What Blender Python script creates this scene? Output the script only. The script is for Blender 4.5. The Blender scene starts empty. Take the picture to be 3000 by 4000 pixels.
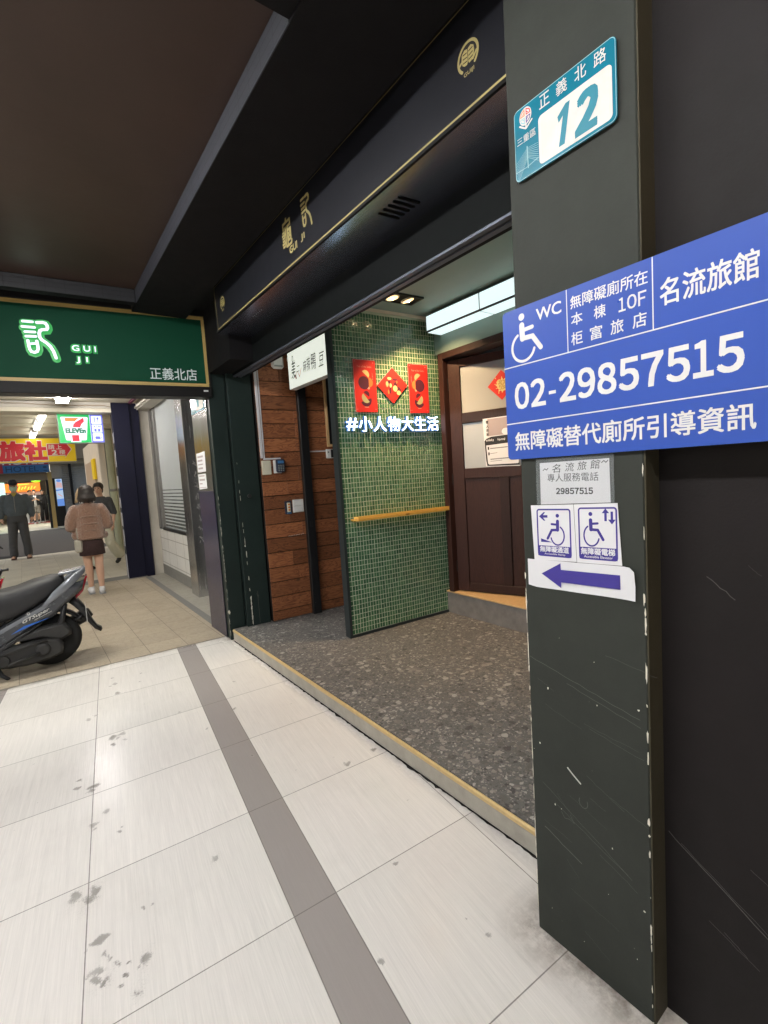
import bpy, bmesh, math, random
import numpy as np
from mathutils import Vector, Matrix

SC = bpy.context.scene
COL = SC.collection
rng = random.Random(7)
R = math.radians

# ------------------------------------------------------------------ camera
def set_camera():
    pitch, roll, yaw, H = R(4.72), R(-3.65), R(36.45), 1.45
    cp, sp, cr, sr = math.cos(pitch), math.sin(pitch), math.cos(roll), math.sin(roll)
    Rx = np.array([[1, 0, 0], [0, cp, -sp], [0, sp, cp]])
    Rz = np.array([[cr, -sr, 0], [sr, cr, 0], [0, 0, 1]])
    Q = Rz @ Rx
    h = np.array([math.sin(yaw), math.cos(yaw), 0]); rt = np.array([h[1], -h[0], 0]); dn = np.array([0, 0, -1.])
    B = np.stack([rt, dn, h])
    ax = Q @ B
    M = Matrix(((ax[0][0], -ax[1][0], -ax[2][0], 0), (ax[0][1], -ax[1][1], -ax[2][1], 0),
                (ax[0][2], -ax[1][2], -ax[2][2], H), (0, 0, 0, 1)))
    cd = bpy.data.cameras.new('camera'); co = bpy.data.objects.new('camera', cd); COL.objects.link(co)
    co.matrix_world = M
    cd.sensor_fit = 'VERTICAL'; cd.sensor_height = 36; cd.sensor_width = 27
    cd.lens = 36 * 1850 / 4000; cd.clip_start = 0.02; cd.clip_end = 400
    SC.camera = co
set_camera()

# ------------------------------------------------------------------ world, sun, exposure
SKY_STRENGTH, SUN_STRENGTH, SUN_EL, SUN_AZ = 0.14, 1.5, 62, -80
w = bpy.data.worlds.new("World"); SC.world = w; w.use_nodes = True
wn = w.node_tree; bgn = wn.nodes['Background']; bgn.inputs[1].default_value = SKY_STRENGTH
sky = wn.nodes.new('ShaderNodeTexSky'); sky.sky_type = 'NISHITA'; sky.sun_disc = False
sky.sun_elevation = R(SUN_EL); sky.sun_rotation = R(SUN_AZ); sky.air_density = 1.6; sky.dust_density = 5
wn.links.new(sky.outputs[0], bgn.inputs[0])
sl = bpy.data.lights.new('sun', 'SUN'); sl.energy = SUN_STRENGTH; sl.angle = R(14); sl.color = (1, .96, .9)
so = bpy.data.objects.new('sun', sl); COL.objects.link(so)
so.rotation_euler = (Vector((-math.sin(R(SUN_AZ)) * math.cos(R(SUN_EL)), -math.cos(R(SUN_AZ)) * math.cos(R(SUN_EL)), -math.sin(R(SUN_EL))))).to_track_quat('-Z', 'Y').to_euler()
SC.view_settings.view_transform = 'Standard'; SC.view_settings.look = 'None'
SC.view_settings.exposure = 0.0; SC.view_settings.gamma = 1.0
SC.cycles.use_denoising = True
SC.cycles.max_bounces = 8; SC.cycles.diffuse_bounces = 4; SC.cycles.glossy_bounces = 4
SC.cycles.sample_clamp_indirect = 6.0
TUBE = 186.0        # fluorescent tubes over the walkway
TUBE_FAR = 270.0    # far arcade lamp and the unseen lamp added behind the green sign
DOWN_W = 85.0       # warm downlights of the recessed entrance

# ------------------------------------------------------------------ node helpers
class NT:
    def __init__(s, name):
        s.m = bpy.data.materials.new(name); s.m.use_nodes = True
        s.t = s.m.node_tree; s.p = s.t.nodes['Principled BSDF']
    def n(s, typ, **kw):
        x = s.t.nodes.new(typ)
        for k, v in kw.items():
            if k in ('op',): x.operation = v
            elif hasattr(x, k): setattr(x, k, v)
        return x
    def set(s, sock, v):
        if isinstance(v, bpy.types.NodeSocket): s.t.links.new(v, sock)
        else:
            if hasattr(sock, 'default_value'):
                if sock.type == 'RGBA' and len(v) == 3: v = (*v, 1)
                sock.default_value = v
    def math(s, op, a, b=0.0, c=None, clamp=False):
        x = s.t.nodes.new('ShaderNodeMath'); x.operation = op; x.use_clamp = clamp
        s.set(x.inputs[0], a); s.set(x.inputs[1], b)
        if c is not None: s.set(x.inputs[2], c)
        return x.outputs[0]
    def dot(s, v, k):
        x = s.t.nodes.new('ShaderNodeVectorMath'); x.operation = 'DOT_PRODUCT'
        s.set(x.inputs[0], v); x.inputs[1].default_value = k
        return x.outputs['Value']
    def vec(s, a, b, c=0.0):
        x = s.t.nodes.new('ShaderNodeCombineXYZ')
        for i, q in enumerate((a, b, c)): s.set(x.inputs[i], q)
        return x.outputs[0]
    def vmath(s, op, a, b):
        x = s.t.nodes.new('ShaderNodeVectorMath'); x.operation = op
        s.set(x.inputs[0], a); s.set(x.inputs[1], b)
        return x.outputs[0]
    def pos(s):
        return s.n('ShaderNodeTexCoord').outputs['Object']
    def noise(s, v, scale=5, detail=4, rough=.6, dist=0.0):
        x = s.n('ShaderNodeTexNoise'); s.set(x.inputs['Vector'], v)
        x.inputs['Scale'].default_value = scale; x.inputs['Detail'].default_value = detail
        x.inputs['Roughness'].default_value = rough; x.inputs['Distortion'].default_value = dist
        return x.outputs[0]
    def voro(s, v, scale, feature='F1'):
        x = s.n('ShaderNodeTexVoronoi'); x.feature = feature; s.set(x.inputs['Vector'], v)
        x.inputs['Scale'].default_value = scale
        return x
    def ramp(s, f, stops, interp='LINEAR'):
        x = s.n('ShaderNodeValToRGB'); x.color_ramp.interpolation = interp
        e = x.color_ramp.elements
        while len(e) < len(stops): e.new(.5)
        for i, (q, c) in enumerate(stops):
            e[i].position = q; e[i].color = (*c, 1) if not isinstance(c, (int, float)) else (c, c, c, 1)
        s.set(x.inputs[0], f)
        return x.outputs[0]
    def mix(s, f, a, b, mode='MIX'):
        x = s.n('ShaderNodeMix'); x.data_type = 'RGBA'; x.blend_type = mode
        s.set(x.inputs[0], f); s.set(x.inputs[6], a); s.set(x.inputs[7], b)
        return x.outputs[2]
    def step(s, v, a, b):     # smoothstep a..b
        x = s.n('ShaderNodeMapRange'); x.interpolation_type = 'SMOOTHSTEP'
        s.set(x.inputs[0], v); x.inputs[1].default_value = a; x.inputs[2].default_value = b
        return x.outputs[0]
    def bump(s, h, strength=.3, dist=.005):
        x = s.n('ShaderNodeBump'); x.inputs['Strength'].default_value = strength
        x.inputs['Distance'].default_value = dist; s.set(x.inputs['Height'], h)
        s.t.links.new(x.outputs[0], s.p.inputs['Normal'])
    def out(s, **kw):
        for k, v in kw.items():
            s.set(s.p.inputs[{'col': 'Base Color', 'rough': 'Roughness', 'metal': 'Metallic', 'spec': 'Specular IOR Level',
                              'ecol': 'Emission Color', 'estr': 'Emission Strength', 'coat': 'Coat Weight', 'alpha': 'Alpha',
                              'trans': 'Transmission Weight', 'sheen': 'Sheen Weight'}[k]], v)
        return s.m

def pm(name, col, rough=.5, metal=0., var=.12, vs=6., bump=0., bs=60., bd=.003, rv=.12, spec=.5, coat=0., sheen=0., emit=None, estr=0.):
    """plain painted / moulded surface: base colour with slight wear, roughness variation and fine bump"""
    s = NT(name); p = s.pos()
    n = s.noise(p, vs, 5, .65)
    f = s.math('MULTIPLY_ADD', n, 2 * var, 1 - var)
    c = s.mix(1.0, (*col, 1), s.vec(f, f, f), 'MULTIPLY')
    r = s.math('MULTIPLY_ADD', s.noise(p, vs * 3.1, 4, .6), rv, rough - rv * .5, clamp=True)
    s.out(col=c, rough=r, metal=metal, spec=spec, coat=coat, sheen=sheen)
    if emit: s.out(ecol=(*emit, 1), estr=estr)
    if bump: s.bump(s.noise(p, bs, 3, .6, .6 if bd > .01 else 0), bump, bd)
    return s.m

# ------------------------------------------------------------------ geometry helpers
class Fr:
    """frame: origin o, axes u, v; w = u x v is the outward normal"""
    def __init__(s, o, u, v=(0, 0, 1)):
        s.o = np.array(o, float); s.u = np.array(u, float); s.v = np.array(v, float); s.n = np.cross(s.u, s.v)
    def __call__(s, a, b, c=0.0):
        return s.o + a * s.u + b * s.v + c * s.n
WORLD = Fr((0, 0, 0), (1, 0, 0), (0, 1, 0))
TD = np.array([math.sin(R(93.95)), math.cos(R(93.95)), 0])      # cross direction of the arcade
SD = np.array([math.sin(R(97.35)), math.cos(R(97.35)), 0])      # direction of the green signboard
def FX(X): return Fr((X, 0, 0), (0, -1, 0))                      # plane X = const seen from the walkway; u = -Y, v = z
def FY(Y): return Fr((0, Y, 0), (1, 0, 0))                       # plane Y = const facing the camera; u = X, v = z
def FT(x, y): return Fr((x, y, 0), TD)

class MB:
    def __init__(s, fr=None):
        s.V = []; s.F = []; s.S = []; s.fr = fr or WORLD
    def pt(s, p):
        s.V.append(tuple(s.fr(*p))); return len(s.V) - 1
    def face(s, idx, smooth=False):
        s.F.append(tuple(idx)); s.S.append(smooth)
    def quad(s, a, b, c, d): s.face([s.pt(a), s.pt(b), s.pt(c), s.pt(d)]); return s
    def box(s, x0, x1, y0, y1, z0, z1, bev=0.0):
        if x0 > x1: x0, x1 = x1, x0
        if y0 > y1: y0, y1 = y1, y0
        if z0 > z1: z0, z1 = z1, z0
        if bev:
            b = min(bev, (x1 - x0) * .45, (y1 - y0) * .45)
            poly = [(x0 + b, y0), (x1 - b, y0), (x1, y0 + b), (x1, y1 - b), (x1 - b, y1), (x0 + b, y1), (x0, y1 - b), (x0, y0 + b)]
            return s.prism(poly, z0, z1, bev=min(b, (z1 - z0) * .45))
        i = [s.pt((x, y, z)) for z in (z0, z1) for x, y in ((x0, y0), (x1, y0), (x1, y1), (x0, y1))]
        for f in ((3, 2, 1, 0), (4, 5, 6, 7), (0, 1, 5, 4), (1, 2, 6, 5), (2, 3, 7, 6), (3, 0, 4, 7)):
            s.face([i[k] for k in f])
        return s
    def prism(s, poly, z0, z1, bev=0.0, smooth=False, axis=None):
        """polygon in (u,v), extruded along w from z0 to z1; axis: function (u,v,w) -> point"""
        ax = axis or (lambda a, b, c: (a, b, c))
        n = len(poly); cx = sum(p[0] for p in poly) / n; cy = sum(p[1] for p in poly) / n
        def inset(d):
            r = []
            for k in range(n):
                p0, p1, p2 = poly[k - 1], poly[k], poly[(k + 1) % n]
                e1 = Vector((p1[0] - p0[0], p1[1] - p0[1])); e2 = Vector((p2[0] - p1[0], p2[1] - p1[1]))
                if e1.length < 1e-9 or e2.length < 1e-9: r.append(p1); continue
                e1.normalize(); e2.normalize()
                nn = Vector((-e1.y - e2.y, e1.x + e2.x))
                L = nn.length
                if L < 1e-6: r.append(p1); continue
                nn /= L
                c = max(.5, nn.dot(Vector((-e1.y, e1.x))))
                r.append((p1[0] + nn.x * d / c, p1[1] + nn.y * d / c))
            return r
        area = sum(poly[k - 1][0] * poly[k][1] - poly[k][0] * poly[k - 1][1] for k in range(n))
        if area < 0: poly = poly[::-1]
        rings = [(poly, z0), (poly, z1)]
        if bev: rings = [(inset(bev), z0), (poly, z0 + bev), (poly, z1 - bev), (inset(bev), z1)]
        idx = [[s.pt(ax(a, b, z)) for a, b in P] for P, z in rings]
        s.face(idx[0][::-1]); s.face(idx[-1])
        for A, B in zip(idx, idx[1:]):
            for k in range(n): s.face([A[k], A[(k + 1) % n], B[(k + 1) % n], B[k]], smooth)
        return s
    def flat(s, poly, z):
        s.face([s.pt((a, b, z)) for a, b in poly]); return s
    def disc(s, cx, cy, r, z, n=20, ry=None):
        return s.flat([(cx + r * math.cos(2 * math.pi * k / n), cy + (ry or r) * math.sin(2 * math.pi * k / n)) for k in range(n)], z)
    def stroke(s, pts, wd, z, closed=False, cap=True, z1=None):
        """flat rounded line; with z1 it is a raised bar"""
        P = [Vector(p) for p in pts]; n = len(P); L = []; Rr = []
        for k in range(n):
            a = P[k - 1] if (k > 0 or closed) else P[k]; b = P[(k + 1) % n] if (k < n - 1 or closed) else P[k]
            d1 = (P[k] - a); d2 = (b - P[k])
            t = (d1.normalized() if d1.length > 1e-9 else Vector((0, 0))) + (d2.normalized() if d2.length > 1e-9 else Vector((0, 0)))
            if t.length < 1e-9: t = Vector((1, 0))
            t.normalize(); nn = Vector((-t.y, t.x))
            dd = d1 if d1.length > 1e-9 else d2
            c = max(.45, abs(nn.dot(Vector((-dd.y, dd.x)).normalized())))
            L.append(P[k] + nn * wd / 2 / c); Rr.append(P[k] - nn * wd / 2 / c)
        if closed:
            for k in range(n):
                j = (k + 1) % n; s._slab([Rr[k], Rr[j], L[j], L[k]], z, z1)
        else:
            poly = list(Rr)
            if cap:
                d = (P[-1] - P[-2]).normalized(); a0 = math.atan2(d.y, d.x)
                poly += [P[-1] + Vector((math.cos(a0 + q), math.sin(a0 + q))) * wd / 2 for q in (-1.0, -.5, 0, .5, 1.0)]
            poly += L[::-1]
            if cap:
                d = (P[0] - P[1]).normalized(); a0 = math.atan2(d.y, d.x)
                poly += [P[0] + Vector((math.cos(a0 + q), math.sin(a0 + q))) * wd / 2 for q in (-1.0, -.5, 0, .5, 1.0)]
            if n > 2 and not z1:
                for k in range(n - 1): s.flat([Rr[k], Rr[k + 1], L[k + 1], L[k]], z)
                if cap:
                    for e, o in ((0, 1), (-1, -2)):
                        s.disc(P[e].x, P[e].y, wd / 2, z + 2e-5, 12)
            else: s._slab(poly, z, z1)
        return s
    def _slab(s, poly, z, z1):
        if z1 is None: s.flat(poly, z)
        else: s.prism([tuple(p) for p in poly], z, z1)
    def tube(s, pts, r, n=10, cap=True):
        P = [Vector(p) for p in pts]; m = len(P); rr = r if isinstance(r, (list, tuple)) else [r] * m
        rings = []; prev = None
        for k in range(m):
            d = ((P[min(k + 1, m - 1)] - P[k]).normalized() + (P[k] - P[max(k - 1, 0)]).normalized())
            if d.length < 1e-9: d = Vector((0, 0, 1))
            d.normalize()
            if prev is None: a = d.orthogonal().normalized()
            else: a = (prev - d * prev.dot(d)).normalized()
            prev = a; b = d.cross(a)
            rings.append([s.pt(P[k] + (a * math.cos(2 * math.pi * q / n) + b * math.sin(2 * math.pi * q / n)) * rr[k]) for q in range(n)])
        for A, B in zip(rings, rings[1:]):
            for q in range(n): s.face([A[q], A[(q + 1) % n], B[(q + 1) % n], B[q]], True)
        if cap: s.face(rings[0][::-1]); s.face(rings[-1])
        return s
    def rings(s, R_, cap=True, smooth=True):
        """loft through rings of points"""
        I = [[s.pt(p) for p in r] for r in R_]; n = len(I[0])
        for A, B in zip(I, I[1:]):
            for q in range(n): s.face([A[q], A[(q + 1) % n], B[(q + 1) % n], B[q]], smooth)
        if cap: s.face(I[0][::-1]); s.face(I[-1])
        return s
    def loft(s, L, n=20, front=1.0):
        """stack of ellipses (cx, cy, z, rx, ry)"""
        return s.rings([[(cx + rx * math.cos(2 * math.pi * k / n), cy + ry * math.sin(2 * math.pi * k / n), z) for k in range(n)] for cx, cy, z, rx, ry in L])
    def ball(s, c, r, n=14, m=9):
        r = r if isinstance(r, (tuple, list)) else (r, r, r)
        L = []
        for j in range(1, m):
            a = math.pi * j / m
            L.append((c[0], c[1], c[2] - r[2] * math.cos(a), r[0] * math.sin(a), r[1] * math.sin(a)))
        return s.loft(L, n)
    def lathe(s, c, axis, prof, n=28):
        """prof: (distance along axis, radius)"""
        d = Vector(axis).normalized(); a = d.orthogonal().normalized(); b = d.cross(a); c = Vector(c)
        return s.rings([[c + d * t + (a * math.cos(2 * math.pi * k / n) + b * math.sin(2 * math.pi * k / n)) * r for k in range(n)] for t, r in prof])
    def text(s, body, x0, x1, y0, y1, z, bold=0.0, shear=0.0, z1=None):
        vs, fs = text_mesh(body, shear, z1 is not None)
        mn = vs.min(0); mx = vs.max(0); k = (y1 - y0) / (mx[1] - mn[1]); b = bold * k
        offs = [(0, 0)] if bold <= 0 else [(-b, -b), (b, -b), (-b, b), (b, b)] + ([(-b, 0), (b, 0), (0, b), (0, -b), (0, 0)] if bold > .025 else [])
        for q, (ox, oy) in enumerate(offs):
            base = len(s.V); e = q * 3e-5
            for v in vs:
                t = 0 if z1 is None else (v[2] - mn[2]) / max(1e-9, mx[2] - mn[2])
                s.pt((x0 + (v[0] - mn[0]) / (mx[0] - mn[0]) * (x1 - x0) + ox, y0 + (v[1] - mn[1]) / (mx[1] - mn[1]) * (y1 - y0) + oy, (z if z1 is None else z + t * (z1 - z)) + e))
            for f in fs: s.face([base + i for i in f])
        return s
    def digits(s, body, x0, x1, y0, y1, z, bold=0.0, gap=.22):
        """figures drawn one by one so that each keeps its own width"""
        wd = {'1': .78, '-': .62, 'F': .86, '0': 1.04}
        tot = sum(wd.get(c, 1.0) for c in body) + gap * (len(body) - 1); k = (x1 - x0) / tot; x = x0
        for c in body:
            a = wd.get(c, 1.0) * k
            if c == '-': s.flat([(x + a * .1, y0 + (y1 - y0) * .34), (x + a * .9, y0 + (y1 - y0) * .34), (x + a * .9, y0 + (y1 - y0) * .46), (x + a * .1, y0 + (y1 - y0) * .46)], z)
            else: s.text(chr(ord(c) - 48 + 0xFF10) if c.isdigit() else chr(ord(c) - 65 + 0xFF21), x, x + a, y0, y1, z, bold)
            x += a + gap * k
        return s
    def build(s, name, mat, parent=None, flip=False):
        me = bpy.data.meshes.new(name)
        V = s.V
        if parent is not None:
            l = parent['_o'] if '_o' in parent else (parent.parent['_o'] if parent.parent is not None and '_o' in parent.parent else (0, 0, 0))
            V = [(a - l[0], b - l[1], c - l[2]) for a, b, c in V]
        me.from_pydata(V, [], s.F); me.validate()
        if len(me.polygons) == len(s.S): me.polygons.foreach_set('use_smooth', s.S)
        me.materials.append(mat); me.update()
        bm = bmesh.new(); bm.from_mesh(me); bmesh.ops.recalc_face_normals(bm, faces=[f for f in bm.faces if any(len(e.link_faces) > 1 for e in f.edges)]); bm.to_mesh(me); bm.free()
        o = bpy.data.objects.new(name, me); COL.objects.link(o)
        if parent is not None: o.parent = parent
        return o

_tc = {}
def text_mesh(body, shear, ext):
    k = (body, shear, ext)
    if k not in _tc:
        c = bpy.data.curves.new('t', 'FONT'); c.body = body; c.shear = shear; c.resolution_u = 3
        if ext: c.extrude = .1
        o = bpy.data.objects.new('t', c); COL.objects.link(o)
        dg = bpy.context.evaluated_depsgraph_get()
        m = bpy.data.meshes.new_from_object(o.evaluated_get(dg))
        _tc[k] = (np.array([v.co[:] for v in m.vertices]), [tuple(p.vertices) for p in m.polygons])
        bpy.data.objects.remove(o); bpy.data.curves.remove(c); bpy.data.meshes.remove(m)
    return _tc[k]

def empty(name, loc):
    o = bpy.data.objects.new(name, None); COL.objects.link(o)
    o.location = loc; o['_o'] = tuple(float(q) for q in loc); o.empty_display_size = .1
    return o
def tag(o, label, cat, group=None):
    o['label'] = label; o['category'] = cat
    if group: o['group'] = group
    return o
def thing(name, loc, label, cat, group=None): return tag(empty(name, loc), label, cat, group)
def struct(o): o['kind'] = 'structure'; return o

def chain(mb, pts, n=14):
    """tapered limb: list of (x, y, z, r); closed tube with balls at the joints"""
    P = [p[:3] for p in pts]; r = [p[3] for p in pts]
    for (a, b, ra, rb) in zip(P, P[1:], r, r[1:]): mb.tube([a, b], [ra, rb], n)
    for a, q in zip(P, r): mb.ball(a, q, n, 8)
    return mb
def blob(mb, name, mat, parent, voxel=.012, smooth=4, fuzz=0.0, parent_sub=None):
    """merge overlapping closed shapes of mb into ONE continuous surface"""
    o = mb.build(name, mat, parent)
    m = o.modifiers.new('r', 'REMESH'); m.mode = 'VOXEL'; m.voxel_size = voxel; m.use_smooth_shade = True
    q = o.modifiers.new('s', 'SMOOTH'); q.iterations = smooth; q.factor = .5
    dg = bpy.context.evaluated_depsgraph_get()
    me = bpy.data.meshes.new_from_object(o.evaluated_get(dg))
    o.modifiers.clear(); old = o.data; o.data = me; bpy.data.meshes.remove(old); me.name = name
    if fuzz:
        r = np.random.default_rng(3); n = len(me.vertices); co = np.empty(n * 3); no = np.empty(n * 3)
        me.vertices.foreach_get('co', co); me.vertices.foreach_get('normal', no)
        me.vertices.foreach_set('co', co + no * np.repeat(r.normal(0, fuzz, n), 3)); me.update()
    me.polygons.foreach_set('use_smooth', [True] * len(me.polygons))
    return o
def copy_thing(root, loc, rotz, label, group=None):
    r = root.copy(); COL.objects.link(r); r.location = loc; r.rotation_euler = (0, 0, rotz); r['label'] = label
    if group: r['group'] = group
    for ch in list(root.children):
        c = ch.copy(); COL.objects.link(c); c.parent = r
        for g in ch.children:
            d = g.copy(); COL.objects.link(d); d.parent = c
    return r

# ================================================================== materials
def floor_tiles():
    s = NT('glazed_white_tile'); p = s.pos()
    a, t = (0.1132, 0.9936), (0.9976, -0.0689)
    u = s.dot(p, (a[1], -a[0], 0)); v = s.dot(p, (-t[1], t[0], 0))
    us, sw = 0.397, 0.155
    strip1 = s.math('COMPARE', u, us + sw / 2, sw / 2)
    strip2 = s.math('COMPARE', u, us - 1.2 - sw / 2, sw / 2)
    strip = s.math('MAXIMUM', strip1, strip2)
    up = s.math('SUBTRACT', u, s.math('MULTIPLY', s.math('GREATER_THAN', u, us + sw / 2), sw))
    up = s.math('ADD', up, s.math('MULTIPLY', s.math('LESS_THAN', u, us - 1.2 - sw / 2), sw))
    du = s.math('ABSOLUTE', s.math('SUBTRACT', s.math('FLOORED_MODULO', s.math('ADD', up, .3 - us), .6), .3))
    dv = s.math('ABSOLUTE', s.math('SUBTRACT', s.math('FLOORED_MODULO', s.math('ADD', v, .2965 - 1.437), .593), .2965))
    wob = s.math('MULTIPLY_ADD', s.noise(p, 30, 2), .0012, -.0006)
    g = s.math('SUBTRACT', 1, s.step(s.math('ADD', s.math('MINIMUM', du, dv), wob), .0011, .0024))
    cell = s.n('ShaderNodeTexWhiteNoise'); s.set(cell.inputs['Vector'], s.vec(s.math('FLOOR', s.math('DIVIDE', s.math('SUBTRACT', up, us), .6)), s.math('FLOOR', s.math('DIVIDE', s.math('SUBTRACT', v, 1.437), .593)), strip))
    st = s.noise(s.vec(s.math('MULTIPLY', u, 230), s.math('MULTIPLY', v, 5), 0), 1, 4, .7)
    st2 = s.noise(s.vec(s.math('MULTIPLY', u, 60), s.math('MULTIPLY', v, 1.5), 3), 1, 3, .6)
    k = s.math('ADD', s.math('MULTIPLY', s.math('SUBTRACT', st, .5), .34), s.math('MULTIPLY', s.math('SUBTRACT', st2, .5), .16))
    k = s.math('ADD', k, s.math('MULTIPLY_ADD', cell.outputs[0], .11, .94))
    fine = s.noise(p, 900, 2, .5)
    k2 = s.math('ADD', s.math('MULTIPLY_ADD', s.math('SUBTRACT', st, .5), .16, .92), s.math('MULTIPLY', fine, .16))
    white = s.mix(1, (.78, .745, .70, 1), s.vec(k, k, k), 'MULTIPLY')
    grey = s.mix(1, (.345, .312, .296, 1), s.vec(k2, k2, k2), 'MULTIPLY')
    c = s.mix(strip, white, grey)
    c = s.mix(s.math('MULTIPLY', g, .8), c, (.17, .155, .14, 1))
    at = s.n('ShaderNodeAttribute'); at.attribute_name = 'dirt'
    sp = s.n('ShaderNodeSeparateColor'); s.set(sp.inputs[0], at.outputs['Color'])
    spot = s.step(s.math('ADD', sp.outputs[0], s.math('MULTIPLY', s.math('SUBTRACT', s.noise(p, 170, 6, .8), .5), 1.5)), .42, .92)
    grime = s.math('MULTIPLY', sp.outputs[1], s.step(s.noise(p, 9, 6, .7), .25, .7))
    walk = s.math('MULTIPLY', s.step(s.noise(p, 1.6, 6, .75), .45, .8), .16)
    c = s.mix(walk, c, (.42, .39, .35, 1))
    c = s.mix(s.math('MULTIPLY', grime, .9), c, (.13, .10, .075, 1))
    c = s.mix(s.math('MULTIPLY', spot, s.math('MULTIPLY_ADD', s.noise(p, 5, 2), .9, .20)), c, (.14, .122, .102, 1))
    r = s.math('ADD', s.math('MULTIPLY_ADD', s.noise(p, 3, 5, .7), .15, .15), s.math('ADD', s.math('MULTIPLY', spot, .4), s.math('MULTIPLY', grime, .3)), clamp=True)
    s.out(col=c, rough=r, spec=.42)
    s.bump(s.math('ADD', s.math('MULTIPLY', g, -1.), s.math('MULTIPLY', st, .12)), .35, .0015)
    return s.m
def beige_tiles(name, base, pitchx, pitchy, x0, y0, grout, rough=.55, relief=1.0, gw=.003):
    s = NT(name); p = s.pos()
    u = s.dot(p, (1, .013, 0)); v = s.dot(p, (.069, .9976, 0))
    row = s.math('FLOOR', s.math('DIVIDE', s.math('SUBTRACT', v, y0), pitchy))
    du = s.math('ABSOLUTE', s.math('SUBTRACT', s.math('FLOORED_MODULO', s.math('ADD', u, pitchx / 2 - x0), pitchx), pitchx / 2))
    dv = s.math('ABSOLUTE', s.math('SUBTRACT', s.math('FLOORED_MODULO', s.math('ADD', v, pitchy / 2 - y0), pitchy), pitchy / 2))
    g = s.math('SUBTRACT', 1, s.step(s.math('MINIMUM', du, s.math('MULTIPLY', dv, 1.4)), gw * .4, gw))
    cell = s.n('ShaderNodeTexWhiteNoise'); s.set(cell.inputs['Vector'], s.vec(s.math('FLOOR', s.math('DIVIDE', s.math('SUBTRACT', u, x0), pitchx)), row, 1))
    v1 = s.voro(s.vmath('ADD', p, s.vec(s.math('MULTIPLY', s.noise(p, 6), .2), s.math('MULTIPLY', s.noise(p, 7), .3), 0)), 14, 'DISTANCE_TO_EDGE')
    rel = s.step(v1.outputs['Distance'], 0, .12)
    big = s.noise(p, .9, 5, .7)
    k = s.math('ADD', s.math('MULTIPLY_ADD', cell.outputs[0], .12, .86), s.math('MULTIPLY', s.math('SUBTRACT', big, .5), .35))
    k = s.math('ADD', k, s.math('MULTIPLY', s.math('SUBTRACT', rel, .7), .10 * relief))
    c = s.mix(1, (*base, 1), s.vec(k, k, k), 'MULTIPLY')
    c = s.mix(s.math('MULTIPLY', s.step(s.noise(p, 2.3, 6, .75), .5, .75), .4), c, (base[0] * .6, base[1] * .52, base[2] * .45, 1))
    c = s.mix(s.math('MULTIPLY', g, .85), c, (*grout, 1))
    s.out(col=c, rough=s.math('MULTIPLY_ADD', s.noise(p, 8, 4), .2, rough - .1), spec=.4)
    s.bump(s.math('SUBTRACT', s.math('MULTIPLY', rel, .5 * relief), g), .5, .004)
    return s.m
def terrazzo():
    s = NT('dark_terrazzo'); p = s.pos()
    w = s.vmath('ADD', p, s.vmath('MULTIPLY', s.n('ShaderNodeTexNoise').outputs['Color'], (0, 0, 0)))
    nz = s.n('ShaderNodeTexNoise'); s.set(nz.inputs['Vector'], p); nz.inputs['Scale'].default_value = 35; nz.inputs['Detail'].default_value = 3
    w = s.vmath('ADD', p, s.vmath('MULTIPLY', nz.outputs['Color'], (.034, .034, .034)))
    c = s.mix(s.noise(p, 60, 5, .7), (.096, .094, .093, 1), (.168, .164, .159, 1))
    for sc, th, amt, lo in ((95, .36, .7, .0), (52, .42, .8, .25), (24, .42, .75, .58)):
        vo = s.voro(w, sc); ran = s.n('ShaderNodeSeparateColor'); s.set(ran.inputs[0], vo.outputs['Color'])
        m = s.math('MULTIPLY', s.math('SUBTRACT', 1, s.step(vo.outputs['Distance'], th, th + .06)), s.math('GREATER_THAN', ran.outputs[1], lo))
        cc = s.ramp(ran.outputs[0], [(0, (.034, .033, .033)), (.3, (.105, .098, .092)), (.55, (.20, .182, .162)), (.8, (.34, .312, .28)), (1, (.50, .475, .44))])
        c = s.mix(s.math('MULTIPLY', m, amt), c, cc)
    c = s.mix(s.math('MULTIPLY', s.step(s.noise(p, 3, 5, .7), .4, .75), .35), c, (.07, .064, .06, 1))
    s.out(col=c, rough=s.math('MULTIPLY_ADD', s.noise(p, 25, 4), .25, .38), spec=.4)
    s.bump(s.noise(p, 120, 3), .12, .002)
    return s.m
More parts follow.
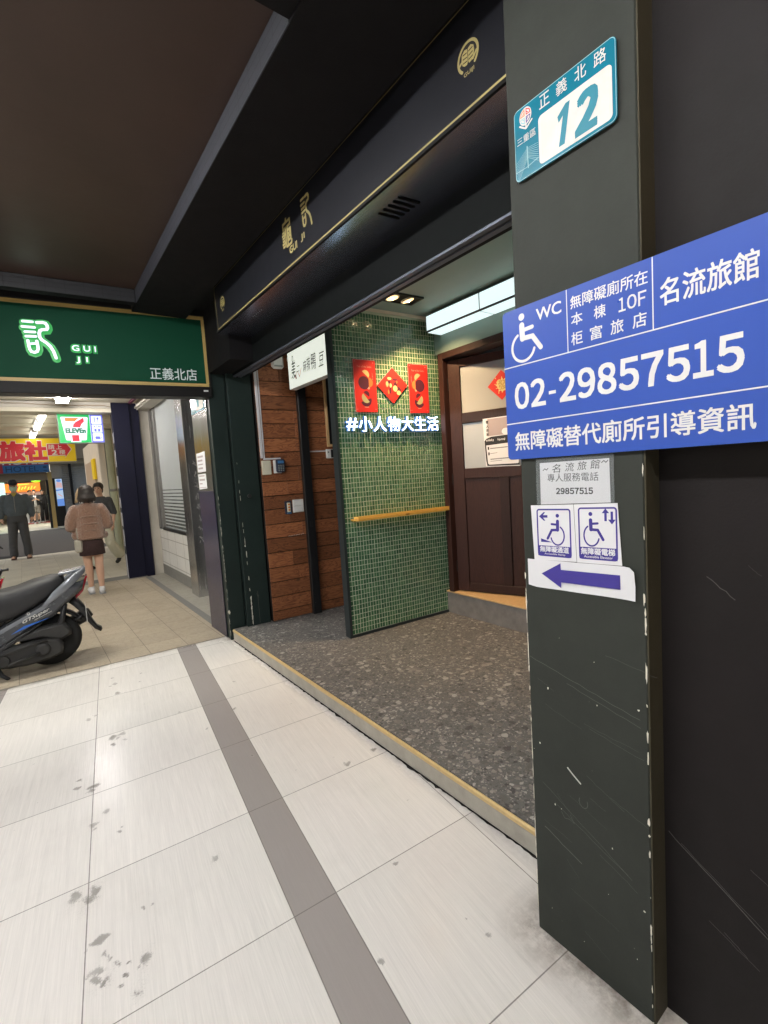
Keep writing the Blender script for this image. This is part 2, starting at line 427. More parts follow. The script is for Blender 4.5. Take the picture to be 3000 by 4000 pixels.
def wood_boards(name, c0, c1, c2, axis=0):
    s = NT(name); p = s.pos(); geo = s.n('ShaderNodeNewGeometry'); rnd = geo.outputs['Random Per Island']
    q = s.vmath('ADD', p, s.vec(s.math('MULTIPLY', rnd, 37), s.math('MULTIPLY', rnd, 11), s.math('MULTIPLY', rnd, 23)))
    st = s.vmath('MULTIPLY', q, (1.3, 1.3, 6.5) if axis == 0 else (9, 9, .9))
    n = s.noise(st, 1.5, 3, .55, 1.3)
    ring = s.math('ABSOLUTE', s.math('SINE', s.math('MULTIPLY', n, 46)))
    fine = s.noise(s.vmath('MULTIPLY', q, (8, 8, 160) if axis == 0 else (260, 260, 6)), 1, 3, .6)
    f = s.math('ADD', s.math('MULTIPLY', s.math('POWER', ring, .7), .42), s.math('MULTIPLY', fine, .55))
    c = s.ramp(f, [(.12, c0), (.5, c1), (.9, c2)])
    k = s.math('MULTIPLY_ADD', rnd, .75, .58)
    c = s.mix(1, c, s.vec(k, k, k), 'MULTIPLY')
    vo = s.voro(s.vmath('MULTIPLY', q, (1, 1, 1.6)), 3.2)
    knot = s.math('SUBTRACT', 1, s.step(vo.outputs['Distance'], .03, .10))
    c = s.mix(s.math('MULTIPLY', knot, .75), c, (.035, .014, .006, 1))
    s.out(col=c, rough=s.math('MULTIPLY_ADD', fine, .25, .38), spec=.35)
    s.bump(f, .12, .003)
    return s.m
def glazed_mosaic():
    s = NT('glazed_green_mosaic'); p = s.pos(); geo = s.n('ShaderNodeNewGeometry'); rnd = geo.outputs['Random Per Island']
    n = s.noise(p, 75, 3, .6)
    c = s.ramp(s.math('ADD', s.math('MULTIPLY', rnd, .6), s.math('MULTIPLY', n, .4)), [(.1, (.032, .098, .050)), (.5, (.066, .170, .086)), (.9, (.120, .245, .120))])
    s.out(col=c, rough=.14, spec=.55, coat=.3)
    s.bump(s.noise(p, 45, 2, .5), .35, .006)
    return s.m
def scuffed_paint(name, col, rough, speck=.0, streak=.25, bumpv=.25):
    s = NT(name); p = s.pos()
    f = s.math('MULTIPLY_ADD', s.noise(p, 2.3, 6, .7), .8, .60)
    c = s.mix(1, (*col, 1), s.vec(f, f, f), 'MULTIPLY')
    scr = s.step(s.noise(s.vmath('MULTIPLY', p, (3, 22, 9)), 2.2, 6, .8), .63, .82)
    c = s.mix(s.math('MULTIPLY', scr, streak), c, (min(1, col[0] * 3 + .03), min(1, col[1] * 3 + .03), min(1, col[2] * 3 + .03), 1))
    if speck:
        vo = s.voro(p, 38); r = s.n('ShaderNodeSeparateColor'); s.set(r.inputs[0], vo.outputs['Color'])
        d = s.math('MULTIPLY', s.math('SUBTRACT', 1, s.step(s.math('ADD', vo.outputs['Distance'], s.math('MULTIPLY', s.noise(p, 200), .12)), .10, .16)), s.math('GREATER_THAN', r.outputs[0], 1 - speck))
        c = s.mix(s.math('MULTIPLY', d, .55), c, (.32, .29, .25, 1))
    s.out(col=c, rough=s.math('MULTIPLY_ADD', s.noise(p, 14, 5), .2, rough - .1), spec=.24)
    s.bump(s.noise(p, 160, 4, .65), bumpv, .0015)
    return s.m
def painted_small_tiles(name, col):
    """beam cladding: painted-over small tiles in relief"""
    s = NT(name); p = s.pos()
    q = s.vec(s.math('ADD', s.dot(p, (1, 0, 0)), s.dot(p, (0, 1, 0))), s.dot(p, (0, 0, 1)), 0)
    b = s.n('ShaderNodeTexBrick'); s.set(b.inputs['Vector'], q); b.inputs['Scale'].default_value = 1
    b.inputs['Brick Width'].default_value = .108; b.inputs['Row Height'].default_value = .0325; b.inputs['Mortar Size'].default_value = .0022; b.offset = 0
    n = s.noise(p, 7, 5, .7); k = s.math('MULTIPLY_ADD', n, .5, .75)
    c = s.mix(1, (*col, 1), s.vec(k, k, k), 'MULTIPLY')
    c = s.mix(s.math('MULTIPLY', b.outputs['Fac'], .6), c, (col[0] * .35, col[1] * .35, col[2] * .35, 1))
    s.out(col=c, rough=.55, spec=.4); s.bump(s.math('SUBTRACT', s.math('MULTIPLY', s.noise(p, 120, 3), .2), b.outputs['Fac']), .5, .003)
    return s.m
def grid_tiles(name, col, grout, wv, hv, rough=.35, gw=.004):
    s = NT(name); p = s.pos()
    u = s.math('ADD', s.dot(p, (1, 0, 0)), s.dot(p, (0, 1, 0)))
    b = s.n('ShaderNodeTexBrick'); s.set(b.inputs['Vector'], s.vec(u, s.dot(p, (0, 0, 1)), 0)); b.inputs['Scale'].default_value = 1; b.offset = 0
    b.inputs['Brick Width'].default_value = wv; b.inputs['Row Height'].default_value = hv; b.inputs['Mortar Size'].default_value = gw
    k = s.math('MULTIPLY_ADD', s.noise(p, 5, 5, .7), .35, .82)
    c = s.mix(1, (*col, 1), s.vec(k, k, k), 'MULTIPLY')
    c = s.mix(b.outputs['Fac'], c, (*grout, 1))
    s.out(col=c, rough=rough, spec=.45); s.bump(s.math('MULTIPLY', b.outputs['Fac'], -1), .4, .003)
    return s.m
def lamp(name, col, strength):
    s = NT(name); s.out(col=(col[0] * .35, col[1] * .35, col[2] * .35, 1), ecol=(*col, 1), estr=strength, rough=.4); return s.m
def glass(name, col=(.7, .75, .75), rough=.05, alpha=.35):
    s = NT(name); s.out(col=(*col, 1), rough=rough, alpha=alpha, spec=.6); return s.m
def brushed(name, col=(.55, .55, .56), rough=.22):
    s = NT(name); p = s.pos()
    n = s.noise(s.vmath('MULTIPLY', p, (60, 60, 1.5)), 1, 4, .6)
    k = s.math('MULTIPLY_ADD', s.noise(p, 4, 5, .7), .4, .75)
    s.out(col=s.mix(1, (*col, 1), s.vec(k, k, k), 'MULTIPLY'), metal=1., rough=s.math('MULTIPLY_ADD', n, .2, rough - .08))
    s.bump(s.noise(p, 9, 2), .05, .01)
    return s.m

def strands(name, col):
    s = NT(name); p = s.pos(); n = s.noise(s.vmath('MULTIPLY', p, (95, 95, 5)), 1, 4, .7)
    k = s.math('MULTIPLY_ADD', n, 2.2, .1)
    s.out(col=s.mix(1, (*col, 1), s.vec(k, k, k), 'MULTIPLY'), rough=.42, spec=.5); s.bump(n, .8, .01)
    return s.m

M = dict(
    floor=floor_tiles(),
    beige=beige_tiles('worn_beige_paving_tile', (.42, .355, .265), .308, .308, .455, 4.55, (.10, .085, .07)),
    pale=beige_tiles('pale_footway_tile', (.60, .57, .48), .30, .30, .455, 9.0, (.30, .28, .23), .5, .5),
    band=pm('grey_granite_band', (.17, .17, .16), .6, var=.3, vs=40, bump=.2),
    asphalt=pm('asphalt', (.046, .043, .041), .85, var=.25, vs=14, bump=.5, bs=160),
    terrazzo=terrazzo(),
    step=pm('grey_step_riser_stone', (.37, .34, .29), .55, var=.4, vs=9, bump=.15),
    nosing=pm('brass_step_nosing', (.62, .45, .21), .45, .2, var=.25, vs=30),
    ceiling=pm('dark_brown_ceiling_paint', (.043, .0245, .0185), .45, var=.35, vs=1.6, bump=.12, bs=30),
    soffit=pm('black_beam_paint', (.0045, .0040, .0048), .75, spec=.2, var=.3, vs=4, bump=.25, bs=110),
    beamface=painted_small_tiles('grey_painted_beam_tiles', (.030, .032, .041)),
    beamface2=painted_small_tiles('dark_painted_beam_tiles', (.026, .027, .031)),
    pillar=scuffed_paint('dark_green_pillar_paint', (.029, .0325, .0275), .66, .015, .10, .3),
    pillar_side=scuffed_paint('warm_lit_pillar_side', (.050, .043, .026), .7, .03, .15, .35),  # warm light from behind the viewer painted into this side's colour
    green_paint=scuffed_paint('deep_green_gloss_paint', (.016, .026, .024), .38, 0., .05, .1),
    darkwall=scuffed_paint('black_plum_wall_paint', (.0082, .0062, .0064), .62, .025, .18, .3),
    chip=pm('bare_plaster_chip', (.72, .68, .58), .8, var=.2, vs=60),
    scratch=pm('scratch_mark', (.085, .086, .080), .8, var=.35, vs=80),
    scratch_pale=pm('pale_scratch_mark', (.60, .58, .54), .8, var=.3, vs=80),
    fascia=pm('black_satin_acrylic', (.0135, .0142, .0185), .40, var=.12, vs=3, spec=.3),
    fascia_frame=pm('black_metal_sign_frame', (.0075, .0070, .0075), .5, var=.2, vs=9, spec=.2),
    gloss=pm('black_polished_soffit_sheet', (.64, .68, .86), .25, 1.0, var=.08, vs=5, rv=.04, bump=.10, bs=2, spec=1.0),
    header=pm('dark_green_header_paint', (.0045, .0056, .0056), .6, spec=.08, var=.2, vs=8, bump=.1),
    track=pm('grey_shutter_track', (.10, .11, .14), .45, .5, var=.2, vs=20),
    gold=pm('gold_vinyl', (.46, .385, .16), .42, .0, var=.1, vs=30),
    mosaic=glazed_mosaic(), grout=pm('pale_green_grout', (.58, .62, .47), .8, var=.25, vs=12),
    panel_frame=pm('dark_teal_metal_trim', (.018, .026, .029), .42, var=.15, vs=9),
    alc_ceil=pm('sage_green_ceiling_paint', (.24, .33, .285), .6, var=.08, vs=3, bump=.08),
    alc_wall=pm('sage_green_wall_paint', (.20, .29, .25), .55, var=.08, vs=3),
    wood=wood_boards('reddish_plywood_boards', (.060, .019, .008), (.225, .080, .034), (.40, .165, .068)),
    vent_black=pm('black_vent', (.003, .003, .003), .9, spec=.05), wood_gap=pm('black_board_gap', (.006, .004, .003), .9),
    walnut=wood_boards('dark_walnut_door_wood', (.016, .0062, .0052), (.032, .0115, .0092), (.048, .0185, .0145), axis=2),
    shelfwood=wood_boards('honey_shelf_wood', (.52, .26, .045), (.66, .36, .07), (.74, .44, .10)),
    riser=pm('grey_wood_look_riser', (.20, .185, .175), .55, var=.45, vs=14, bump=.2, bs=40),
    oak=pm('pale_oak_threshold', (.62, .40, .19), .5, var=.2, vs=40),
    frosted=pm('frosted_glass_pane', (.38, .41, .44), .35, var=.06, vs=3),
    black=pm('black_metal', (.010, .010, .011), .4, var=.2, vs=20),
    blackplastic=pm('black_plastic', (.014, .014, .015), .45, var=.25, vs=25, bump=.06),
    white=pm('white_plastic', (.74, .74, .72), .4, var=.06, vs=20),
    cream=pm('cream_plastic', (.66, .63, .50), .45, var=.08, vs=20),
    paper=pm('white_paper', (.72, .72, .74), .75, var=.06, vs=7, bump=.08, bs=14),
    poly=glass('clear_laminate', (.55, .6, .62), .12, .22),
    blue=pm('royal_blue_sign_sheet', (.032, .083, .385), .30, var=.07, vs=3, bump=.06, bs=4, bd=.02),
    letter_white=pm('white_vinyl_lettering', (.70, .70, .69), .5, var=.05, vs=10),
    letter_black=pm('black_ink', (.012, .012, .014), .6),
    indigo=pm('indigo_print', (.040, .028, .24), .55, var=.06, vs=10),
    teal=pm('teal_enamel_plate', (.008, .165, .245), .22, var=.1, vs=6, coat=.3),
    teal_print=pm('teal_plate_print', (.01, .19, .26), .4), plate_white=pm('white_plate_film', (.62, .62, .58), .45, var=.15, vs=25),
    pale_teal=pm('pale_teal_print', (.25, .50, .55), .4),
    red=pm('red_greeting_card', (.60, .025, .020), .5, var=.08, vs=5), red_print=pm('red_print', (.55, .02, .025), .5),
    orange_print=pm('orange_print', (.75, .22, .06), .5), maroon_print=pm('maroon_print', (.09, .015, .035), .5), cream_print=pm('cream_print', (.72, .58, .26), .5),
    sage_print=pm('olive_cream_print', (.42, .40, .20), .5), pink_print=pm('pink_print', (.70, .35, .28), .6), photo_grey=pm('photo_grey_print', (.36, .30, .30), .6), skin_print=pm('skin_tone_print', (.62, .38, .28), .6),
    green_sign=pm('deep_green_sign_face', (.006, .058, .030), .6, var=.06, vs=2, spec=.12),
    sign_gold=pm('gold_sign_border', (.50, .36, .12), .45, var=.1, vs=10),
    halo=lamp('green_letter_glow', (.02, .62, .10), .42), lit_white=lamp('lit_white_letter', (.82, .88, 1.), 1.05), soft_white=lamp('dim_lit_letter', (.72, .82, .80), .42),
    neon=lamp('cool_white_neon', (.72, .90, 1.0), 4.5), neon_side=lamp('glowing_acrylic_letter_edge', (.10, .32, .95), .30),
    lightbox=lamp('light_box_diffuser', (.80, .97, .97), 1.0), whitebox=lamp('lit_white_sign_face', (.90, .95, .84), .82),
    tube=lamp('fluorescent_tube', (1., .99, .98), TUBE), tube_warm=lamp('warm_tube', (1., .70, .42), TUBE * .26), batten=lamp('batten_diffuser', (1., .97, .88), 8), tube_far=lamp('far_fluorescent_tube', (1., .97, .88), TUBE_FAR), tube_dim=lamp('pinkish_tube', (1., .95, .94), 150),
    downlamp=lamp('warm_halogen_lens', (1., .66, .30), 2.6), bulb=lamp('halogen_bulb', (1., .72, .40), 60), lampring=pm('black_lamp_ring', (.012, .011, .010), .35),
    stainless=brushed('stainless_steel'), chrome=pm('chrome', (.6, .6, .6), .12, 1.),
    purple=pm('faded_purple_glazed_panel', (.024, .022, .052), .22, var=.35, vs=4, bump=.05, bs=8),
    navy=pm('navy_column_paint', (.0030, .0034, .016), .55, var=.25, vs=5, bump=.1, spec=.2), navy_side=pm('worn_white_column_edge', (.42, .42, .46), .7, var=.5, vs=9),
    creamwall=pm('cream_wall_paint', (.74, .64, .50), .65, var=.15, vs=3, bump=.08), tanwall=pm('tan_wall_panel', (.50, .36, .24), .6, var=.1, vs=3), greenpipe=pm('pale_green_pipe_paint', (.44, .46, .34), .5, var=.15, vs=6),
    offwhite=pm('off_white_ceiling_paint', (.62, .58, .47), .65, var=.08, vs=2), wallwhite=pm('aged_white_wall', (.52, .49, .43), .6, var=.2, vs=5),
    whitetile=grid_tiles('white_wall_tile', (.78, .76, .72), (.36, .33, .29), .48, .205, .3, .006),
    greybase=pm('grey_skirting', (.22, .21, .19), .6, var=.25, vs=12), greyramp=beige_tiles('worn_grey_tile', (.36, .34, .29), .30, .30, 1.44, 4.7, (.20, .19, .16)),
    shopglass=pm('film_covered_shop_glass', (.60, .64, .64), .10, var=.07, vs=1.5, rv=.05), film=pm('dark_film_stripe', (.115, .125, .12), .25, var=.1), greyframe=pm('grey_aluminium_frame', (.25, .24, .23), .4, .4, var=.2, vs=8),
    yellow_sign=pm('yellow_sign_face', (.80, .55, .010), .45, var=.04, emit=(.85, .58, .01), estr=.16), red_letter=pm('red_sign_letter', (.62, .03, .05), .45, emit=(.7, .03, .05), estr=.10), sign_white=pm('white_sign_letter', (.8, .78, .72), .5),
    green_lit=lamp('green_lit_face', (.0, .55, .12), .85), white_lit=lamp('white_lit_face', (.85, .92, 1.), 1.0), orange_lit=lamp('orange_lit_face', (1., .22, .01), .9), red_lit=lamp('red_lit_face', (.85, .01, .04), .8), blue_lit=lamp('blue_lit_face', (.18, .20, .90), .8), dkgreen_lit=lamp('dark_green_lit_letter', (.0, .22, .11), .6), greyedge=pm('grey_light_box_edge', (.30, .32, .30), .4, .4),
    hotel_blue=pm('blue_hotel_board', (.045, .16, .34), .5, var=.15), hotel_letter=pm('dark_hotel_letter', (.02, .06, .12), .5), hotel_red=pm('red_hotel_board', (.42, .03, .04), .5), brown=pm('brown_lintel_paint', (.32, .25, .165), .6, var=.1),
    led=lamp('orange_led_face', (1., .20, .012), 1.5), led2=lamp('yellow_led_face', (1., .62, .05), 1.5), lime=lamp('lime_lit_disc', (.45, 1., .03), 1.1), aqua=lamp('aqua_lit_face', (.55, .95, .85), .9), greenled=lamp('green_lit_strip', (.0, .9, .1), 1.),
    adpink=lamp('pink_lit_print', (.85, .55, .55), .7), adblue=lamp('blue_lit_print', (.16, .34, .85), .75), adlight=lamp('pale_blue_lit_print', (.55, .72, .95), .75),
    shutter=pm('grey_steel_shutter', (.50, .48, .44), .5, .0, var=.2, vs=6), yellowpost=pm('ochre_post_paint', (.62, .40, .13), .5),
    skin=pm('skin', (.56, .335, .235), .5, var=.08, vs=14, sheen=.1), hair=strands('dark_brown_hair', (.013, .0075, .0055)), hair_light=pm('bleached_hair_lock', (.38, .27, .15), .5, var=.3, vs=40),
    fleece=pm('brown_teddy_fleece', (.275, .152, .102), .95, var=.30, vs=22, bump=1., bs=55, bd=.02, sheen=.6), skirt=pm('dark_brown_skirt_cloth', (.030, .012, .011), .85, var=.2, vs=30, bump=.7, bs=18, bd=.02), whitecloth=pm('white_cloth', (.66, .65, .66), .8, var=.08), shoe=pm('white_trainer', (.66, .65, .66), .6, var=.12, vs=30), sole=pm('grey_rubber_sole', (.30, .30, .30), .8),
    greybag=pm('grey_canvas_bag', (.40, .37, .31), .85, var=.15), manjacket=pm('slate_jacket_cloth', (.080, .098, .115), .85, var=.22, vs=12, bump=.9, bs=13, bd=.03), mantrouser=pm('charcoal_trouser_cloth', (.066, .067, .072), .88, var=.2, vs=12, bump=.9, bs=13, bd=.03), cap=pm('dark_cap_cloth', (.022, .026, .032), .85), mask=pm('pale_green_face_mask', (.45, .60, .48), .8), shirt=pm('mustard_shirt_cloth', (.42, .34, .08), .85), sandal=pm('brown_leather_sandal', (.075, .022, .016), .5), eye=pm('dark_eye', (.01, .008, .007), .2), lip=pm('lip', (.36, .12, .10), .5),
    tee=pm('dark_grey_tee_cloth', (.050, .052, .056), .9, var=.15, bump=.8, bs=14, bd=.025), ivory=pm('ivory_trouser_cloth', (.62, .60, .48), .85, var=.1, bump=.8, bs=14, bd=.03), shortgrey=pm('grey_shorts_cloth', (.16, .145, .13), .9), blackcloth=pm('black_cloth', (.012, .012, .014), .9),
    sc_black=pm('black_scooter_plastic', (.016, .016, .017), .48, var=.3, vs=18, bump=.08), sc_rail=pm('silver_grey_rail_paint', (.24, .255, .285), .25, .3, var=.15), sc_panel=pm('gunmetal_scooter_paint', (.070, .073, .080), .26, .15, var=.06, vs=8), sc_seat=pm('black_vinyl_seat', (.022, .022, .024), .55, var=.3, vs=10, bump=.35, bs=240), sc_blue=pm('blue_decal', (.015, .13, .55), .35), tyre=pm('tyre_rubber', (.011, .011, .011), .8, var=.3, bump=.2), sc_red=pm('red_tail_lens', (.36, .008, .02), .15, coat=.5), sc_lens=pm('smoky_clear_lens', (.42, .42, .32), .12, coat=.4), amber=pm('amber_indicator_lens', (.80, .22, .01), .15, coat=.4), engine=pm('dull_engine_casting', (.028, .027, .026), .6, var=.35, vs=22, bump=.2),
    conduit=pm('white_cable_trunking', (.66, .65, .68), .45), device_blue=pm('navy_keypad_plastic', (.020, .028, .055), .35), gasket=pm('concrete_edge', (.22, .20, .17), .9, var=.3),
)

# ================================================================== setting
def bound_y(x): return 4.540 - .0524 * x                         # line between white tiles and beige paving
def build_floor():
    xs = np.concatenate([np.linspace(-6, -1.05, 12), np.arange(-1.0, 1.40, .0075), [1.42]])
    ts = np.concatenate([np.linspace(-6, .2, 14), np.arange(.25, 4.45, .0075)]); ts = np.append(ts, 4.5)
    X, Tm = np.meshgrid(xs, ts); Yb = bound_y(X)
    Y = np.where(Tm > 4.0, 4.0 + (Tm - 4.0) / .5 * (Yb - 4.0), Tm)
    ny, nx = X.shape
    V = np.stack([X.ravel(), Y.ravel(), np.zeros(X.size)], 1)
    i = np.arange(nx * ny).reshape(ny, nx)
    F = np.stack([i[:-1, :-1].ravel(), i[:-1, 1:].ravel(), i[1:, 1:].ravel(), i[1:, :-1].ravel()], 1)
    me = bpy.data.meshes.new('arcade_floor'); me.from_pydata(V.tolist(), [], F.tolist())
    spots = [(.361, 4.168, .02), (.359, 4.029, .025), (.33, 4.0, .018), (.356, 3.824, .03), (.40, 3.80, .02), (.245, 3.157, .034), (.262, 3.12, .02), (.295, 3.078, .022), (.29, 3.16, .022), (.235, 3.06, .02), (.147, 3.52, .03), (.19, 3.55, .02),
             (.052, 2.799, .020), (.098, 2.694, .028), (.086, 2.66, .02), (.038, 2.736, .017), (.126, 2.445, .020), (.079, 2.382, .022), (.072, 2.345, .014), (.161, 2.252, .014), (.168, 2.28, .01), (.427, 1.833, .022),
             (-.018, 1.995, .028), (.021, 1.949, .032), (.045, 1.975, .026), (.033, 1.746, .025), (.044, 1.677, .013), (.05, 1.655, .010), (.010, 1.635, .018), (.013, 1.60, .018), (.021, 1.575, .012), (.14, 1.575, .023), (.039, 1.581, .017), (.106, 1.485, .020), (.07, 1.62, .014), (.095, 1.60, .009), (.085, 1.56, .009), (.115, 1.565, .007), (.065, 1.535, .008),
             (1.147, 1.996, .024), (.912, 2.984, .018), (1.311, 2.0, .018), (.516, 3.929, .012), (.8, 2.4, .013), (.62, 3.2, .013), (.7, 2.86, .012), (.40, 2.62, .010), (.95, 1.35, .012), (.20, 1.77, .010), (.17, 1.78, .009), (.70, 1.1, .011), (1.0, .95, .012), (.55, 4.1, .014), (1.05, 3.4, .013)]
    r = random.Random(5)
    for k in range(60):
        spots.append((r.uniform(-.9, 1.3), r.uniform(.9, 4.4), r.uniform(.003, .007)))
    sp = np.zeros(X.size); px, py = V[:, 0], V[:, 1]
    wx = .006 * np.sin(px * 61 + 3 * np.sin(py * 47)) + .004 * np.sin(py * 133 + px * 90); wy = .006 * np.sin(py * 57 + 3 * np.sin(px * 52)) + .004 * np.sin(px * 121 - py * 75)
    for (a, b, q) in spots:
        th = r.uniform(0, 3.14); c_, s_ = math.cos(th), math.sin(th); kx = r.uniform(.8, 1.0); ky = r.uniform(1.0, 1.5); st_ = r.uniform(.85, 1.2)
        f_ = min(1, q / .02); dx, dy = px - a + wx * f_, py - b + wy * f_
        d = np.hypot((dx * c_ + dy * s_) * kx, (-dx * s_ + dy * c_) * ky) / (q * .95)
        sp = np.maximum(sp, st_ * np.clip(1.0 - d ** 2 * .5, 0, 1))
        if q > .016 and r.random() < .75:
            d = np.hypot(dx * .9 - dy * .4, dy * .45 + dx * .1) / (q * 1.7); sp = np.maximum(sp, .52 * np.clip(1.0 - d ** 2 * .5, 0, 1))
    shop = 1.362 + (4.2 - py) * 0.0                                # foot of the step
    g = np.clip(1 - (shop - px) / .07, 0, 1) * (py > .9) * .55
    gp = np.clip(1 - (1.14 - px) / .10, 0, 1) * (py > .45) * (py < .95)
    g = np.maximum(g, np.clip(1 - np.hypot(np.maximum(0, 1.13 - px), np.maximum(0, np.maximum(.52 - py, py - .87))) / .13, 0, 1) ** 1.1)
    g = np.maximum(g, np.clip(1 - np.hypot(np.maximum(0, 1.27 - px), np.maximum(0, py - .52)) / .10, 0, 1) ** 1.5)
    g = np.maximum(g, np.clip(1 - np.hypot(px - 1.345, py - 4.36) / .12, 0, 1))
    g = np.maximum(g, np.clip(1 - (Yb.ravel() - py) / .02, 0, 1) * .8)
    ca = me.color_attributes.new('dirt', 'FLOAT_COLOR', 'POINT')
    buf = np.stack([sp, g, np.zeros(X.size), np.ones(X.size)], 1).astype(np.float32).ravel()
    ca.data.foreach_set('color', buf)
    me.materials.append(M['floor']); o = bpy.data.objects.new('arcade_floor', me); COL.objects.link(o); struct(o)
build_floor()

mb = MB(); mb.flat([(-6, bound_y(-6) + .004), (1.50, bound_y(1.5) + .004), (1.50, 8.69), (-6, 9.05)], 0.0); struct(mb.build('beige_pavement', M['beige']))
mb = MB(); mb.flat([(-6, bound_y(-6) - .010), (1.36, bound_y(1.36) - .010), (1.36, bound_y(1.36) + .010), (-6, bound_y(-6) + .010)], .002); mb.build('joint', M['gasket'], bpy.data.objects['arcade_floor'])
mb = MB(); mb.flat([(-6, 9.12), (1.30, 8.62), (1.30, 8.97), (-6, 9.40)], .003); mb.build('granite_band', M['band'], bpy.data.objects['beige_pavement'])
mb = MB(); mb.flat([(-6, 9.05), (1.6, 8.65), (1.6, 14.25), (-6, 14.15)], -.004); struct(mb.build('footway_pavement', M['pale']))
mb = MB(); mb.flat([(1.36, 4.45), (1.44, 4.45), (1.44, 8.5), (1.36, 8.5)], .003); mb.build('gutter', M['band'], bpy.data.objects['beige_pavement'])
mb = MB(); mb.flat([(1.44, 4.4), (1.9, 4.4), (1.9, 8.6), (1.44, 8.6)], .004); struct(mb.build('tiled_pavement', M['greyramp']))
mb = MB(); mb.flat([(-60, -40), (-5.9, -40), (-5.9, 14.2), (80, 14.2), (80, 24.2), (-60, 24.2)], -.02)
struct(mb.build('asphalt_road', M['asphalt']))
mb = MB(); mb.box(-40, 40, 24.2, 60, -.3, .0); struct(mb.build('far_pavement', M['pale']))
mb = MB(); mb.flat([(-200, -200), (200, -200), (200, 200), (-200, 200)], -.32); struct(mb.build('ground', M['asphalt']))

# raised floor of the recessed entrance, its step and brass nosing
st = thing('entrance_step', (1.36, 2.5, 0), 'low step with grey riser and brass nosing along the dark stone entrance floor', 'step')
mb = MB(); mb.box(1.3605, 1.40, .80, 4.285, .006, .081); mb.build('riser', M['step'], st)
mb = MB(); mb.box(1.356, 1.372, .80, 4.29, .0812, .1062, .005); mb.build('nosing', M['nosing'], st)
m = MB(); r = random.Random(17)
ys_ = [.80 + .02 * k for k in range(175)]; L_ = [(1.3615 - r.uniform(.004, .013) * (1.5 if r.random() < .2 else 1), y) for y in ys_]
for (x0, y0), (x1, y1) in zip(L_, L_[1:]): m.quad((x0, y0, .0022), (1.3622, y0, .0022), (1.3622, y1, .0022), (x1, y1, .0022))
m.build('dirt_line', M['wood_gap'], st)
mb = MB(); mb.box(1.3745, 3.046, .80, 4.30, .02, .105); struct(mb.build('terrazzo_floor', M['terrazzo']))

# ceiling over the walkway, its beams and the mass of the building above
mb = MB(); mb.box(-2.6, 1.22, -6, 4.75, 2.966, 3.30); struct(mb.build('ceiling', M['ceiling']))
bt = thing('ceiling_beam', (1.0, 0, 2.87), 'long black ceiling beam with a grey tiled side running beside the black shop sign', 'beam')
mb = MB(); mb.box(.791, 1.205, -6, 4.30, 2.864, 2.964); mb.build('beam_body', M['soffit'], bt)
mb = MB(); mb.box(.786, .7905, 1.40, 4.07, 2.860, 2.963); mb.build('tiled_side', M['beamface'], bt)
bt = thing('ceiling_beam', (-.5, 4.2, 2.87), 'dark ceiling beam with small painted tiles crossing above the green sign', 'beam')
mb = MB(FT(.79, 4.085)); mb.box(-3.4, -.006, 2.872, 2.964, -.09, -.0045); mb.build('beam_body', M['soffit'], bt)
mb = MB(FT(.79, 4.085)); mb.box(-3.4, -.003, 2.868, 2.963, -.004, 0); mb.build('tiled_side', M['beamface2'], bt)
mb = MB(); mb.box(-2.6, .789, .95, 1.40, 2.87, 2.964)
tag(mb.build('ceiling_beam', M['soffit']), 'plain black ceiling beam crossing overhead in the top of the photo', 'beam')
mb = MB(); mb.box(-2.6, 4.4, -6, 14.1, 3.305, 7.0); mb.box(-2.6, -2.3, -6, 14.1, 2.62, 3.30)
tag(mb.build('arcade_building', M['wallwhite']), 'upper storeys of the building that roofs the covered walkway', 'building')
# dim corner above the post, between the two signboards
mb = MB(); mb.box(1.215, 1.60, -6, 4.9, 2.952, 3.30); mb.box(1.36, 1.66, 3.740, 4.88, 2.42, 2.95)
tag(mb.build('upper_wall', M['soffit']), 'black green wall panel over the post between the two signboards', 'wall')

# near pillar on the right
pl = thing('pillar', (1.3, .69, 0), 'dark green painted pillar with chipped corners that carries the blue sign', 'pillar')
mb = MB(); mb.box(1.14, 1.55, .5222, .866, 0, 2.95, .004); mb.build('shaft', M['pillar'], pl)
mb = MB(); mb.box(1.1405, 1.208, .5185, .522, .0, 2.949); mb.build('side_face', M['pillar_side'], pl)
def chips(fr, spots, w0=.0012, seed=1):
    r = random.Random(seed); m = MB(fr)
    for (a, b, wd, ht) in spots:
        n = 12; P = []
        for k in range(n):
            t = 2 * math.pi * k / n; q = r.uniform(.55, 1.1)
            P.append((a + math.cos(t) * wd * q, b + math.sin(t) * ht * q))
        m.flat(P, w0 + r.uniform(0, .0003))
    return m
r = random.Random(11); sp = []
z = .1
while z < 1.15:
    if r.random() < .82: sp.append((-.8635, z, r.uniform(.0008, .0026), r.uniform(.006, .035)))
    z += r.uniform(.015, .045)
z = .05
while z < 1.9:
    if r.random() < (.6 if z < 1.2 else .22): sp.append((-.5245, z, r.uniform(.0008, .003), r.uniform(.003, .022)))
    z += r.uniform(.02, .06)
sp += [(-.5255, .55, .0045, .016), (-.5245, .93, .0035, .03), (-.5242, 1.05, .003, .02), (-.527, 1.115, .003, .02), (-.545, .83, .003, .003), (-.54, .30, .003, .003), (-.62, .42, .002, .003), (-.80, .80, .003, .004), (-.835, .62, .003, .004), (-.79, .45, .002, .004)]
for k in range(9): sp.append((r.uniform(-.86, -.53), r.uniform(.05, 1.2), r.uniform(.0006, .0016), r.uniform(.0008, .002)))
chips(FX(1.14), sp, .0008, 3).build('paint_chip', M['chip'], pl)
m = MB(FX(1.14)); r = random.Random(21)
